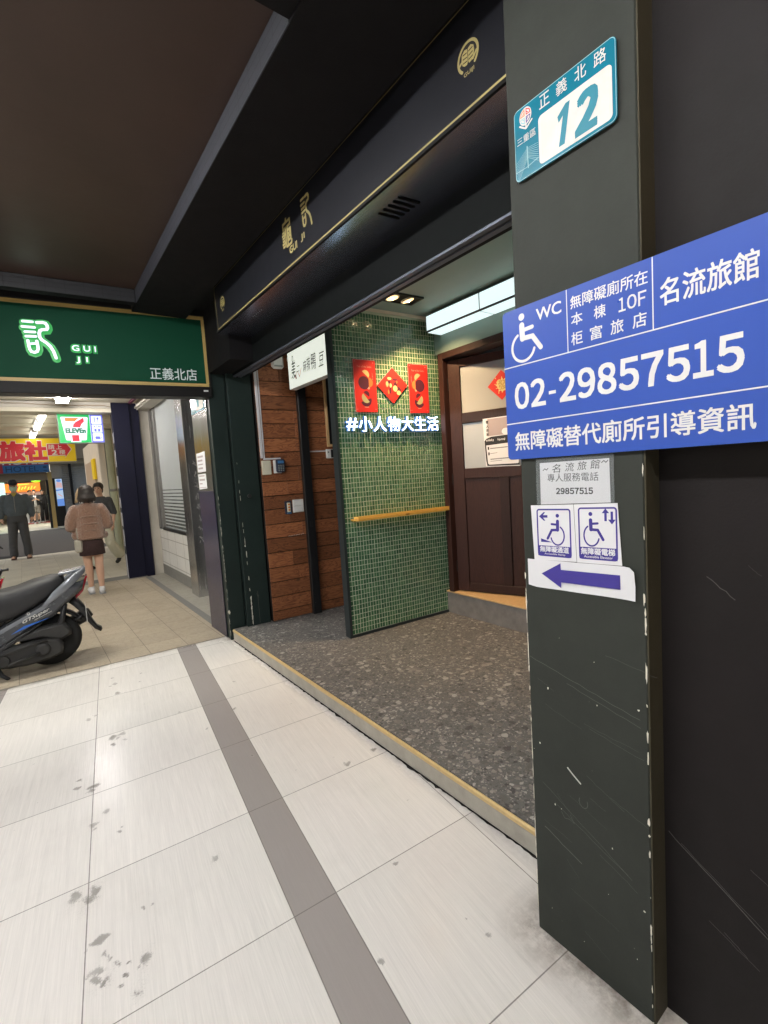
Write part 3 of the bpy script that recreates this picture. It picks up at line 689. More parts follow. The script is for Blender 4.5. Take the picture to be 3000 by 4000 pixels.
def scratch(m, a, b, da, db, wd, n=7, w=.0007):
    pts = [(a + da * t / n + r.uniform(-.0015, .0015), b + db * t / n + r.uniform(-.0015, .0015)) for t in range(n + 1)]
    m.stroke(pts, wd, w, cap=False)
for q in range(15):
    a = r.uniform(-.85, -.62); scratch(m, a, r.uniform(.08, 1.05), r.uniform(.03, .16), r.uniform(-.05, -.012), r.uniform(.0004, .0009))
scratch(m, -.86, .88, .32, -.075, .0014, 14); scratch(m, -.74, .835, .20, -.05, .0012, 10); scratch(m, -.83, .36, .12, -.045, .003, 8); scratch(m, -.79, .455, .22, -.09, .0012, 12); scratch(m, -.83, .50, .25, -.13, .0011, 12)
m.stroke([(-.70 + .013 * math.cos(t), .505 + .016 * math.sin(t)) for t in (2.6, 3.2, 3.8, 4.4, 5.0, 5.6, 6.2, 6.8)], .0018, .0007)
m.stroke([(-.77, .44), (-.76, .425), (-.745, .43), (-.73, .425), (-.742, .445)], .0014, .0007)
m.build('scratch', M['scratch'], pl)
m = MB(FX(1.14)); m.stroke([(-.745, .585), (-.73, .573), (-.707, .557)], .0045, .0009); m.build('scratch', M['scratch_pale'], pl)
m = MB(FX(1.27)); r = random.Random(8)
dw = thing('side_wall', (1.3, -1, 0), 'black plum painted wall with scuffs to the right of the pillar', 'wall')
mb = MB(); mb.box(1.208, 1.55, -6, .5215, 0, 2.95); mb.build('wall_face', M['darkwall'], dw)
m = MB(FX(1.208))
for q in range(13): scratch(m, r.uniform(-.5, .2), r.uniform(.0, 1.25), r.uniform(.01, .10), r.uniform(-.05, -.005), r.uniform(.0004, .0012))
scratch(m, -.51, .50, .26, -.17, .0022, 16); scratch(m, -.48, .485, .24, -.15, .001, 16); scratch(m, -.42, 1.17, .055, -.045, .0016, 6)
m.build('scratch', M['scratch'], dw)

# left post of the entrance
po = thing('post', (1.45, 4.5, 0), 'deep green post with white paint chips between the entrance and the next shop', 'post')
FP = Fr((1.345, 4.322, 0), TD)
mb = MB(FP); mb.box(0, .145, 0, 2.45, -.56, 0, .004); mb.build('shaft', M['green_paint'], po)
mb = MB(FP); mb.box(.152, .372, .1, 2.50, -.30, .055, .004); mb.build('shutter_guide', M['green_paint'], po)
mb = MB(FP); mb.box(.140, .158, .08, 2.5, -.2, -.02); mb.build('guide_slot', M['black'], po)
mb = MB(); mb.box(1.3415, 1.3448, 4.42, 4.895, 0.002, 1.38); mb.build('glazed_side', M['purple'], po)
mb = MB(); mb.box(1.3415, 1.3448, 4.42, 4.895, 1.381, 2.45); mb.build('steel_side', M['stainless'], po)
mb = MB(FP); mb.lathe(FP(.262, 1.318, .055), tuple(FP.n), [(0, .012), (.018, .012), (.02, .016), (.032, .016), (.034, .01)], 14) if False else None
k_ = MB(); k_.lathe(FP(.262, 1.318, .055), FP.n, [(0, .012), (.018, .012), (.02, .017), (.034, .017), (.036, .008)], 16); k_.build('knob', M['blackplastic'], po)
r = random.Random(4); sp = []
z = .05
while z < 1.35:
    if r.random() < .6: sp.append((.002, z, r.uniform(.001, .0028), r.uniform(.004, .03)))
    z += r.uniform(.02, .06)
sp += [(.006, .262, .012, .022), (.003, 1.0, .002, .03), (.002, .75, .002, .02)]
chips(FP, sp, .0012, 9).build('paint_chip', M['chip'], po)
sp = [(.200, .14 + .045 * k, .004 + .004 * abs(math.sin(k * 1.7)), .03) for k in range(6)] + [(.196, .45, .003, .02), (.196, .56, .004, .03), (.194, .70, .002, .02), (.195, .78, .005, .04), (.19, .90, .003, .05), (.188, .86, .006, .012), (.186, 1.0, .002, .02), (.184, 1.06, .002, .03), (.184, 1.30, .002, .03), (.182, 1.36, .002, .02), (.183, 1.45, .002, .02), (.18, 1.62, .0015, .01)]
Fp2 = Fr(FP(0, 0, .055), TD); chips(Fp2, sp, .0012, 14).build('paint_chip', M['chip'], po)
mb = MB(Fp2); mb.stroke([(.268, .12), (.266, .28), (.267, .42)], .003, .0013); mb.stroke([(.258, .40), (.268, .36), (.275, .385)], .003, .0014); mb.build('scratch', M['scratch'], po)
# plate and notices on the glazed side of the post
FPS = FX(1.3415)
pt = thing('house_number_plate', FPS(-4.62, 2.3), 'teal house number plate starting with 1 on the glazed side of the far post', 'number plate')
mb = MB(FPS); mb.prism([(-4.885, 2.13), (-4.47, 2.13), (-4.47, 2.44), (-4.885, 2.44)], .0005, .004); mb.build('plate', M['teal'], pt)
mb = MB(FPS); mb.flat([(-4.70, 2.15), (-4.48, 2.15), (-4.48, 2.37), (-4.70, 2.37)], .0048); mb.build('number_field', M['plate_white'], pt)
mb = MB(FPS); mb.text('1', -4.66, -4.61, 2.18, 2.35, .0054, .02); mb.build('number', M['teal_print'], pt)
mb = MB(FPS); mb.flat([(-4.86, 1.40), (-4.60, 1.41), (-4.61, 1.55), (-4.86, 1.55)], .0012); mb.flat([(-4.86, 1.57), (-4.59, 1.57), (-4.58, 1.76), (-4.86, 1.75)], .0014)
nt_ = thing('notice', FPS(-4.7, 1.58), 'pair of white printed notices taped to the purple side of the post', 'notice')
mb.build('sheet', M['paper'], nt_)
m = MB(FPS); r = random.Random(2)
for k in range(9):
    zz = 1.42 + k * .037
    m.stroke([(-4.83, zz), (-4.83 + r.uniform(.08, .2), zz)], r.choice((.006, .012, .018)), .0018, cap=False)
m.build('print', M['photo_grey'], nt_)

# entrance: header, soffit, ceiling, walls
hd = thing('shutter_header', (1.6, 2.5, 2.4), 'dark green shutter header with a grey track over the recessed entrance', 'shutter header')
mb = MB(); mb.box(1.546, 1.665, .87, 4.235, 2.398, 2.70); mb.build('casing', M['header'], hd)
mb = MB(); mb.box(1.548, 1.572, .88, 4.23, 2.386, 2.3975); mb.box(1.592, 1.62, .88, 4.23, 2.386, 2.3975); mb.build('track', M['track'], hd)
mb = MB(); mb.box(1.573, 1.591, .88, 4.22, 2.392, 2.3975); mb.build('track_slot', M['black'], hd)
mb = MB(); mb.box(1.665, 4.0, .80, 4.4, 2.80, 2.95)
struct(mb.build('ceiling', M['alc_ceil']))
mb = MB(); mb.box(1.55, 3.4, .60, .866, .0, 2.95); tag(mb.build('partition_wall', M['alc_wall']), 'sage green partition wall behind the dark green pillar', 'wall')
dwl = thing('door_wall', (3.1, 2.4, .1), 'sage green wall over the dark wooden door and under the light box', 'wall')
mb = MB(); mb.box(3.046, 3.20, .866, 3.24, 2.475, 2.80); mb.box(3.046, 3.2, .866, 2.04, .30, 2.475); mb.build('wall_face', M['alc_wall'], dwl)
mb = MB(); mb.box(3.046, 4.3, .866, 3.24, -.0, .300); mb.build('wood_look_riser', M['riser'], dwl)
mb = MB(); mb.box(3.036, 4.3, .866, 3.20, .3005, .316, .003); mb.build('threshold', M['oak'], dwl)
mb = MB(); mb.box(4.25, 4.4, .6, 4.4, 0, 2.95); mb.box(3.2, 4.3, .60, .8, .0, 2.8); mb.box(3.2, 4.3, 3.25, 3.35, 0, 2.8); tag(mb.build('inner_room_wall', M['wallwhite']), 'pale wall of the room glimpsed through the gap over the open door', 'wall')

# door frame and door
df = thing('door_frame', (3.05, 2.5, .316), 'reddish brown wooden frame round the dark panelled door', 'door frame')
mb = MB(); mb.box(3.030, 3.19, 3.095, 3.155, .316, 2.474, .004); mb.box(3.030, 3.19, 2.042, 2.10, .316, 2.474, .004); mb.box(3.028, 3.192, 2.1005, 3.0945, 2.415, 2.474, .004); mb.build('jamb', M['walnut'], df)
FD = Fr((3.085, 3.088, 0), (.32544, -.94556, 0))
dr = thing('door', FD(0, .32), 'dark walnut door with frosted panes standing ajar beyond the green mosaic screen', 'door')
mb = MB(FD); W, z0, z1, th = .955, .326, 2.404, -.04
mb.box(0, .113, z0, z1, th, 0, .003); mb.box(.845, W, z0, z1, th, 0, .003)
for a, b in ((z0, .402), (1.352, 1.441), (1.841, 1.932), (2.333, z1)): mb.box(.1135, .8445, a, b, th, 0, .003)
mb.box(.437, .521, .4025, 1.3515, th, 0, .003)
mb.build('leaf_frame', M['walnut'], dr)
mb = MB(FD); mb.box(.114, .4365, .403, 1.351, th + .008, -.014); mb.box(.5215, .844, .403, 1.351, th + .008, -.014); mb.build('panel', M['walnut'], dr)
for a, b in ((1.4415, 1.8405), (1.9325, 2.3325)):
    mb = MB(FD); mb.box(.114, .844, a, b, -.026, -.016); mb.build('pane', M['frosted'], dr)
mb = MB(FD); mb.box(.90, .915, 1.25, 1.33, 0, .04, .004); mb.box(.80, .915, 1.285, 1.305, .04, .055, .004); mb.build('handle', M['chrome'], dr)
for zz in (.55, 1.35, 2.2):
    mb = MB(FD); mb.box(-.006, .002, zz - .05, zz + .05, -.03, .006, .002); mb.build('hinge', M['black'], dr)
# cards on the door
cd = thing('greeting_card', FD(.485, 2.123), 'red diamond card with a gold splash stuck on the upper door pane', 'greeting card')
mb = MB(FD); mb.prism([(.363, 2.123), (.485, 1.998), (.608, 2.123), (.485, 2.248)], -.0155, -.0135); mb.build('card', M['red'], cd)
m = MB(FD); r = random.Random(3); P = []
for k in range(26):
    t = 2 * math.pi * k / 26; q = .062 if k % 2 else .046
    q *= r.uniform(.85, 1.2); P.append((.497 + q * math.cos(t), 2.125 + q * math.sin(t)))
m.flat(P, -.0128)
for a, b, q in ((.435, 2.185, .006), (.44, 2.10, .004), (.455, 2.165, .004), (.46, 2.06, .005), (.43, 2.135, .004), (.53, 2.20, .004)): m.disc(a, b, q, -.0128, 10)
m.build('splash', M['cream_print'], cd)
m = MB(FD); m.text('發', .455, .54, 2.085, 2.165, -.0122, .02); m.build('lettering', M['sign_gold'], cd)
pp = thing('poster', FD(.465, 1.65), 'recruiting poster with a photograph and black panel on the lower door pane', 'poster')
mb = MB(FD); mb.prism([(.31, 1.858), (.622, 1.862), (.622, 1.437), (.322, 1.447)], -.0155, .0012); mb.build('sheet', M['paper'], pp)
m = MB(FD); m.flat([(.352, 1.852), (.618, 1.854), (.618, 1.712), (.352, 1.705)], .0018); m.build('photograph', M['photo_grey'], pp)
m = MB(FD); m.disc(.585, 1.80, .028, .0024, 14, .045); m.flat([(.565, 1.80), (.612, 1.80), (.616, 1.72), (.56, 1.72)], .0022); m.build('print', M['maroon_print'], pp)
m = MB(FD); m.disc(.583, 1.80, .017, .0030, 14, .022); m.build('print', M['skin_print'], pp)
m = MB(FD); m.disc(.51, 1.735, .034, .0026, 16, .028); m.flat([(.48, 1.735), (.54, 1.735), (.53, 1.76), (.49, 1.76)], .0030); m.build('print', M['paper'], pp)
m = MB(FD); m.flat([(.318, 1.665), (.335, 1.685), (.38, 1.70), (.62, 1.708), (.62, 1.445), (.335, 1.452), (.326, 1.50)], .0020); m.build('print', M['letter_black'], pp)
m = MB(FD); m.flat([(.332, 1.628), (.612, 1.640), (.612, 1.468), (.606, 1.460), (.352, 1.462), (.342, 1.475)], .0026); m.build('print', M['paper'], pp)
m = MB(FD); m.text('徵', .338, .360, 1.812, 1.84, .0032, .02); m.text('人', .338, .360, 1.777, 1.803, .0032, .02); m.text('啓', .338, .360, 1.742, 1.768, .0032, .02); m.text('事', .338, .360, 1.708, 1.733, .0032, .02)
for zz, x1 in ((1.602, .56), (1.597, .52), (1.556, .43), (1.51, .58), (1.505, .54), (1.49, .47)): m.stroke([(.365, zz), (x1, zz + .004)], .003, .0032, cap=False)
m.flat([(.345, 1.59), (.358, 1.59), (.358, 1.615), (.345, 1.615)], .0031); m.flat([(.348, 1.543), (.361, 1.543), (.361, 1.568), (.348, 1.568)], .0031)
m.build('lettering', M['letter_black'], pp)
m = MB(FD); m.text('YOU CAN JOIN US', .318, .328, 1.70, 1.83, .0032); m.build('lettering', M['photo_grey'], pp) if False else None
m = MB(FD); r = random.Random(41)
for x0_, n_ in ((.338, 6), (.44, 6), (.545, 4)):
    for q in range(n_): m.stroke([(x0_ + q * .0115, 1.658 + r.uniform(0, .006)), (x0_ + q * .0115 + r.uniform(0, .005), 1.676 + r.uniform(0, .008))], .004, .0032, cap=False); m.stroke([(x0_ + q * .0115 - .003, 1.668 + r.uniform(-.004, .006)), (x0_ + q * .0115 + .006, 1.669)], .003, .0034, cap=False)
m.build('lettering', M['paper'], pp)

# light box over the door
lb = thing('light_box', (2.95, 2.5, 2.63), 'white glowing light box in black trim high over the wooden door', 'light box')
mb = MB(); mb.box(2.876, 3.046, .90, 3.108, 2.6325, 2.772); mb.build('casing', M['black'], lb)
ys = [3.103, 2.50, 1.90, 1.30, .905]
for a, b in zip(ys, ys[1:]):
    m = MB(); m.box(2.8725, 2.8755, b + .009, a - .002, 2.646, 2.764); m.box(2.886, 3.04, b + .009, a - .002, 2.6295, 2.632); m.build('diffuser', M['lightbox'], lb)
# twin downlight
dl = thing('downlight', (2.45, 2.93, 2.8), 'black recessed twin downlight glowing warm in the entrance ceiling', 'lamp')
mb = MB(FT(2.45, 2.925)); 
FL = Fr((2.45, 2.93, 2.8), TD, (.069, .9976, 0))
m = MB(FL)
for a in ((-.17, -.155, -.085, .085), (.155, .17, -.085, .085), (-.155, .155, -.085, -.072), (-.155, .155, .072, .085)): m.box(a[0], a[1], a[2], a[3], -.014, -.0005)
m.box(-.155, .155, -.072, .072, -.004, -.0005); m.build('frame', M['lampring'], dl)
for k, a in enumerate((-.074, .074)):
    c = Vector(FL(a, 0)); ax = Vector((0.10 if k == 0 else .28, -.10, -1)).normalized()
    m = MB(); m.lathe(c + Vector((0, 0, -.002)), ax, [(0, .058), (.012, .058), (.014, .047), (.008, .046)], 24); rg = m.build('lamp_ring', M['cream'], dl)
    m = MB(); m.lathe(c + Vector((0, 0, -.002)), ax, [(.008, .0455), (.0150, .0455), (.0165, .030)], 24); ln = m.build('lens', M['downlamp'], dl)
    m = MB(); m.ball(c + ax * .016, (.011, .011, .011), 12, 8); m.build('bulb', M['bulb'], ln)
    L = bpy.data.lights.new('downlight_beam', 'SPOT'); L.energy = DOWN_W; L.color = (1, .66, .34); L.spot_size = R(95); L.spot_blend = .55; L.shadow_soft_size = .035
    o = bpy.data.objects.new('downlight_beam', L); COL.objects.link(o); o.parent = dl
    o.location = Vector(c + ax * .03) - Vector(dl['_o']); o.rotation_euler = (Vector((.16 if k == 0 else .40, -.06 + .10 * k, -1))).to_track_quat('-Z', 'Y').to_euler()
tdl = thing('downlight', (1.93, 1.10, 2.8), 'unlit round spotlight in the entrance ceiling just left of the pillar', 'lamp')
m = MB(); m.lathe((2.04, 1.20, 2.8), (-.25, -.2, -1), [(0, .055), (.03, .058), (.032, .046), (.02, .04), (.012, .02)], 24); m.build('lamp_ring', M['chrome'], tdl)

# mosaic screen
FM = Fr((2.013, 3.271, 0), TD)
ms = thing('mosaic_screen', FM(.55, .105), 'partition faced with small green glazed tiles in a dark metal trim', 'partition')
PW = 1.092
mb = MB(FM); mb.box(-.022, PW + .03, .105, 2.80, -.075, -.0105); mb.build('core', M['panel_frame'], ms)
mb = MB(FM); mb.box(-.024, .0, .106, 2.79, -.010, .010); mb.box(PW - .005, PW + .032, .106, 2.79, -.010, .010); mb.box(.0005, PW - .0055, .106, .128, -.010, .010); mb.build('trim', M['panel_frame'], ms)
mb = MB(FM); mb.box(.0005, PW - .0055, .1285, 2.789, -.010, -.0015); mb.build('grout_bed', M['grout'], ms)
m = MB(FM); r = random.Random(6); px_, pz_ = .0269, .0405
nx_, nz_ = int((PW - .012) / px_), int((2.785 - .13) / pz_)
for i in range(nx_):
    for j in range(nz_):
        x0 = .004 + i * px_ + r.uniform(-.0009, .0009) + .0012 * math.sin(j * .31 + i // 10); zz = .131 + j * pz_ + r.uniform(-.0010, .0010) + .0014 * math.sin(i * .22 + (j // 8) * 1.7); a = px_ - .0042; b = pz_ - .0046; h = .0006; e = .0016
        ta, tb = r.gauss(0, .017), r.gauss(0, .017)
        f = lambda u, v, base: (x0 + u, zz + v, base + (u - a / 2) * ta + (v - b / 2) * tb)
        I = [m.pt(f(0, 0, -.0012)), m.pt(f(a, 0, -.0012)), m.pt(f(a, b, -.0012)), m.pt(f(0, b, -.0012)), m.pt(f(e, e, h)), m.pt(f(a - e, e, h)), m.pt(f(a - e, b - e, h)), m.pt(f(e, b - e, h))]
        m.face((I[4], I[5], I[6], I[7]))
        for k in range(4): m.face((I[k], I[(k + 1) % 4], I[4 + (k + 1) % 4], I[4 + k]))
m.build('green_tile', M['mosaic'], ms)
m = MB(FM); m.box(.0, PW - .0, 2.776, 2.799, .0105, .022); m.build('cornice', M['creamwall'], ms)
# wooden shelf
sh = thing('wall_shelf', FM(.55, 1.105), 'honey coloured narrow wooden shelf fixed across the green mosaic screen', 'shelf')
m = MB(FM); m.prism([(.05, .0125), (.05, .07), (.075, .10), (1.11, .10), (1.11, .0125)], 1.075, 1.09, axis=lambda a, b, c: (a, c, b)); m.prism([(.05, .07), (.075, .10), (1.11, .10), (1.11, .088), (.08, .088), (.062, .068)], 1.0905, 1.112, axis=lambda a, b, c: (a, c, b)); m.build('board', M['shelfwood'], sh)
# greeting cards on the screen
def snake(m_parts, x0, mirror):
    s_ = -1 if mirror else 1; cx = x0 + .107
    def half(cx_, cz, rad, a0, z): return [(cx + s_ * (cx_ + rad * math.cos(R(a0 + t))), cz + rad * math.sin(R(a0 + t))) for t in range(0, 181, 15)], z
    A = [('maroon_print', half(-.012, 2.195, .054, 60, .0052)), ('maroon_print', half(-.012, 2.195, .054, 240, .0051)), ('cream_print' if not mirror else 'sage_print', half(.004, 2.262, .038, -40, .0058)), ('orange_print', half(.034, 2.20, .040, -90, .0056)), ('maroon_print', half(.00, 2.055, .052, 200, .0054)), ('sage_print', half(.002, 2.075, .044, 130, .0062)), ('maroon_print', half(.004, 2.10, .03, -35, .0050))]
    for k, (P, z) in A: m_parts.setdefault(k, MB(FM)).flat(P, z + .0062)
    m_parts.setdefault('pink_print', MB(FM)).disc(cx + s_ * .03, 2.155, .012, .0108, 12)
for k, (x0, lab, mir) in enumerate(((.168, 'tall red card with a bright cream snake pattern left of the diamond card', False), (.715, 'tall red card with a muted olive snake pattern right of the diamond card', True))):
    t = thing('greeting_card', FM(x0 + .107, 2.17), lab, 'greeting card', 'red new year cards on the mosaic screen')
    m = MB(FM); m.prism([(x0, 1.957), (x0 + .213, 1.959), (x0 + .213, 2.382), (x0, 2.382)], .0085, .0107); m.build('card', M['red'], t)
    m = MB(FM); m.stroke([(x0 + .001, 1.958), (x0 + .001, 2.381), (x0 + .212, 2.381)], .0018, .0112, cap=False); m.build('edge', M['paper'], t)
    D_ = {}; snake(D_, x0, mir)
    m = D_.setdefault('pink_print', MB(FM)); m.text('Year of the Snake', x0 + .035, x0 + .175, 2.318, 2.335, .0112)
    m.text('巳', x0 + (.175 if not mir else .03), x0 + (.183 if not mir else .038), 2.27, 2.278, .0112)
    for q in range(4): m.disc(x0 + (.18 if not mir else .033), 2.262 - q * .012, .0035, .0112, 8)
    for a, b in ((.02, 2.365), (.19, 2.36), (.02, 1.98), (.195, 1.982)): m.disc(x0 + a, b, .004, .0112, 6)
    m.stroke([(x0 + .09, 1.998), (x0 + .125, 1.998)], .005, .0112)
    for kk, mm in D_.items(): mm.build('print', M[kk], t)
t = thing('greeting_card', FM(.545, 2.185), 'red diamond card with rounded seed shapes between two tall red cards', 'greeting card', 'red new year cards on the mosaic screen')
m = MB(FM); m.prism([(.388, 2.182), (.545, 2.033), (.702, 2.193), (.548, 2.337)], .0085, .0107); m.build('card', M['red'], t)
m = MB(FM); m.stroke([(.389, 2.182), (.548, 2.336)], .0018, .0112, cap=False); m.build('edge', M['paper'], t)
PR = {'maroon_print': [(.575, 2.235, .030, .01), (.51, 2.215, .02, .012), (.575, 2.195, .018, .022), (.52, 2.145, .012, .032), (.60, 2.15, .032, .028)], 'cream_print': [(.515, 2.243, .02, .011), (.525, 2.185, .011, .018), (.57, 2.160, .022, .026), (.605, 2.125, .022, .02)], 'sage_print': [(.49, 2.195, .014, .024)], 'orange_print': [(.59, 2.215, .007, .012), (.50, 2.13, .007, .02)]}
zz = .0112
for kk, L in PR.items():
    m = MB(FM)
    for (a, b, c, d) in L: m.disc(a, b, c, zz, 16, d); zz += .00015
    m.build('print', M[kk], t)
# neon slogan
ne = thing('neon_slogan', FM(.56, 1.79), 'glowing white slogan of raised characters on the green mosaic screen', 'neon sign')
chars = '#小人物大生活'; x = .062; Wc = (1.022 - .062) / 6.75
for c in chars:
    wdt = Wc * (.70 if c == '#' else .88)
    m = MB(FM); zz0, zz1 = (1.805, 1.905) if c == '#' else (1.795, 1.918)
    dz = -.0 + (x - .068) * .008
    m.text(c, x, x + wdt, zz0 + dz, zz1 + dz, .034, .003, 0, z1=.038); ch = m.build('letter', M['neon'], ne)
    m = MB(FM); m.text(c, x - .001, x + wdt + .001, zz0 + dz - .001, zz1 + dz + .001, .0088, .012, 0, z1=.0325); m.build('letter_body', M['neon_side'], ch)
    x += Wc * (.80 if c == '#' else .99)

# ------------------------------------------------------------------ wooden side wall of the entrance
FW = Fr((1.67, 4.21, 0), TD)
ww = thing('board_wall', FW(.8, .105), 'wall of reddish brown plywood boards inside the recessed entrance', 'wall')
m = MB(FW); m.box(.058, 1.75, .1055, 2.80, -.12, -.016); m.build('backing', M['wood_gap'], ww)
zs_ = [.108, .200, .336, .481, .617, .761, .897, 1.032, 1.173, 1.299, 1.432, 1.570, 1.706, 1.838, 1.972, 2.10, 2.229, 2.363, 2.50, 2.64, 2.795]
m = MB(FW); r = random.Random(12)
for a, b in zip(zs_, zs_[1:]):
    cut = r.choice((.30, .42, 1.0, 1.2)); g = .0035
    for x0, x1 in ((.058, cut), (cut + .0015, 1.75)): m.box(x0, x1, a + g, b - g, -.0155, r.uniform(-.001, .001), .0025)
m.build('board', M['wood'], ww)
m = MB(FW)
for k in range(9): scratch(m, .27 + .018 * k, .905 + r.uniform(-.004, .004), .012, .002, .004, 3, .0016)
m.build('scratch', M['scratch_pale'], ww)
m = MB(FW); m.box(1.60, 1.72, .1, 2.8, -.9, -.02); tag(m.build('passage_wall', M['wood_gap']), 'black end wall of the passage behind the mosaic screen', 'wall')
bp = thing('door_post', FW(.49, .105), 'slim black metal post standing against the brown plywood boards', 'post')
m = MB(FW); m.box(.45, .535, .106, 2.79, .003, .055, .004); m.build('upright', M['black'], bp)
m = MB(FW)
for zz in (.22, .3, 2.20, 2.02): m.lathe(FW(.472, zz, .055), FW.n, [(0, .004), (.0015, .003)], 10) if False else m.disc(.472, zz, .004, .0556, 10)
m.build('rivet', M['chrome'], bp)
lp = MB(FW); lp.box(.48, .505, .97, 1.03, .055, .060, .003); lp.build('strike_plate', M['blackplastic'], bp)
wd_ = thing('passage_window', FW(.83, 2.0), 'dark window with brown wooden trim beside the mosaic screen', 'window')
m = MB(FW); m.box(.745, .770, 1.745, 2.60, .002, .03, .003); m.box(.7705, .98, 1.745, 1.77, .002, .03, .003); m.build('frame', M['oak'], wd_)
m = MB(FW); m.box(.771, 1.2, 1.771, 2.6, .002, .01); m.build('pane', M['black'], wd_)
# cable trunking and small devices
t = thing('cable_trunking', FW(.08, 2.1), 'white cable trunking running down the edge of the board wall to the keypad', 'cable cover')
m = MB(FW); m.box(.058, .082, 1.655, 2.78, .002, .016, .003); m.box(.088, .100, 1.655, 2.78, .002, .012, .003); m.box(.0825, .25, 1.640, 1.654, .002, .014, .003); m.build('channel', M['conduit'], t)
t = thing('cable_trunking', FW(.6, 2.0), 'white cable trunking behind the slim black post leading to a small white outlet', 'cable cover')
m = MB(FW); m.box(.537, .553, 1.71, 2.79, .002, .014, .003); m.box(.5535, .74, 1.697, 1.709, .002, .014, .003); m.build('channel', M['conduit'], t)
t = thing('outlet_box', FW(.77, 1.67), 'small white outlet box with a dark socket at the end of white trunking', 'outlet')
m = MB(FW); m.box(.725, .80, 1.63, 1.72, .002, .03, .004); m.build('box', M['white'], t)
m = MB(FW); m.box(.768, .795, 1.635, 1.715, .0305, .036, .003); m.disc(.745, 1.69, .007, .0306, 10); m.build('socket', M['blackplastic'], t)
t = thing('wall_switch', FW(.11, 1.57), 'cream push plate under the white trunking on the board wall', 'switch')
m = MB(FW); m.box(.060, .150, 1.500, 1.632, .002, .020, .006); m.build('plate', M['cream'], t)
m = MB(FW); m.box(.080, .130, 1.535, 1.60, .0205, .026, .005); m.build('button', M['cream'], t)
t = thing('keypad', FW(.22, 1.57), 'dark blue access keypad on a white plate on the board wall', 'keypad')
m = MB(FW); m.box(.172, .25, 1.510, 1.632, .002, .016, .004); m.build('back_plate', M['white'], t)
m = MB(FW); m.box(.190, .278, 1.515, 1.640, .0165, .045, .012); m.build('body', M['device_blue'], t)
m = MB(FW); m.box(.205, .263, 1.600, 1.625, .0455, .0475, .002); m.build('screen', M['hotel_blue'], t)
m = MB(FW)
for i in range(3):
    for j in range(4): m.box(.206 + i * .021, .220 + i * .021, 1.528 + j * .016, 1.538 + j * .016, .0455, .048, .002)
m.build('key', M['greyedge'], t)
t = thing('light_switch', FW(.38, 1.18), 'white double rocker switch plate on the plywood boards', 'switch')
m = MB(FW); m.box(.333, .445, 1.123, 1.248, .002, .014, .004); m.build('plate', M['white'], t)
for a in (1.130, 1.189):
    m = MB(FW); m.box(.340, .438, a, a + .052, .0145, .020, .004); m.build('rocker', M['white'], t)
t = thing('remote_holder', FW(.29, 1.18), 'small dark remote control in a holder beside the double switch', 'remote control')
m = MB(FW); m.box(.253, .322, 1.115, 1.240, .002, .010, .004); m.build('holder', M['device_blue'], t)
m = MB(FW); m.box(.272, .305, 1.135, 1.225, .0105, .026, .004); m.build('body', M['cream'], t)
m = MB(FW)
for q in range(3): m.box(.279, .298, 1.148 + q * .026, 1.162 + q * .026, .0265, .029, .003)
m.build('button', M['amber'], t)
m = MB(FW); m.box(.27, .31, 1.117, 1.132, .0105, .022, .002); m.build('tip', M['hotel_blue'], t)
t = thing('emergency_light', FW(.29, 2.54), 'white rounded emergency lamp box high on the board wall behind the white sign', 'lamp')
m = MB(FW); m.box(.225, .345, 2.475, 2.61, .002, .05, .02); m.build('housing', M['white'], t)
m = MB(FW); m.box(.245, .325, 2.49, 2.505, .0505, .054, .003); m.build('button', M['greyedge'], t)
m = MB(FW); m.box(.385, .43, 2.54, 2.60, .002, .06, .015); tag(m.build('motion_sensor', M['white']), 'tiny white sensor just left of the lit white sign', 'sensor')

# lit white hanging sign
FWS = FX(2.02)
t = thing('hanging_sign', FWS(-3.74, 2.45), 'glowing white sign with brush written black characters hung before the board wall', 'sign')
m = MB(FWS); m.box(-4.088, -3.384, 2.272, 2.637, -.07, -.003, .003); m.build('casing', M['white'], t)
m = MB(FWS); m.flat([(-4.085, 2.275), (-3.387, 2.275), (-3.387, 2.634), (-4.085, 2.634)], -.002); m.build('face', M['whitebox'], t)
m = MB(FWS)
m.text('美', -4.03, -3.94, 2.36, 2.52, -.001, .0, .25); m.text('二', -3.93, -3.86, 2.40, 2.45, -.001, .0, .3); m.text('麻', -3.80, -3.73, 2.37, 2.47, -.001, 0, .2); m.text('辣', -3.73, -3.66, 2.365, 2.485, -.001, 0, .2); m.text('鴨', -3.65, -3.56, 2.36, 2.50, -.001, 0, .2); m.text('豆', -3.52, -3.42, 2.36, 2.47, -.001, 0, .3)
m.stroke([(-4.0, 2.52), (-3.99, 2.56), (-3.975, 2.55), (-3.985, 2.48)], .006, -.0009); m.stroke([(-3.99, 2.36), (-3.955, 2.385), (-3.93, 2.345)], .010, -.0009); m.build('lettering', M['letter_black'], t)
m = MB(FWS); m.stroke([(-3.965, 2.37), (-3.945, 2.35), (-3.925, 2.395)], .006, -.0004); m.stroke([(-3.90, 2.40), (-3.87, 2.35), (-3.83, 2.42)], .006, -.0004); m.build('flourish', M['red_letter'], t)

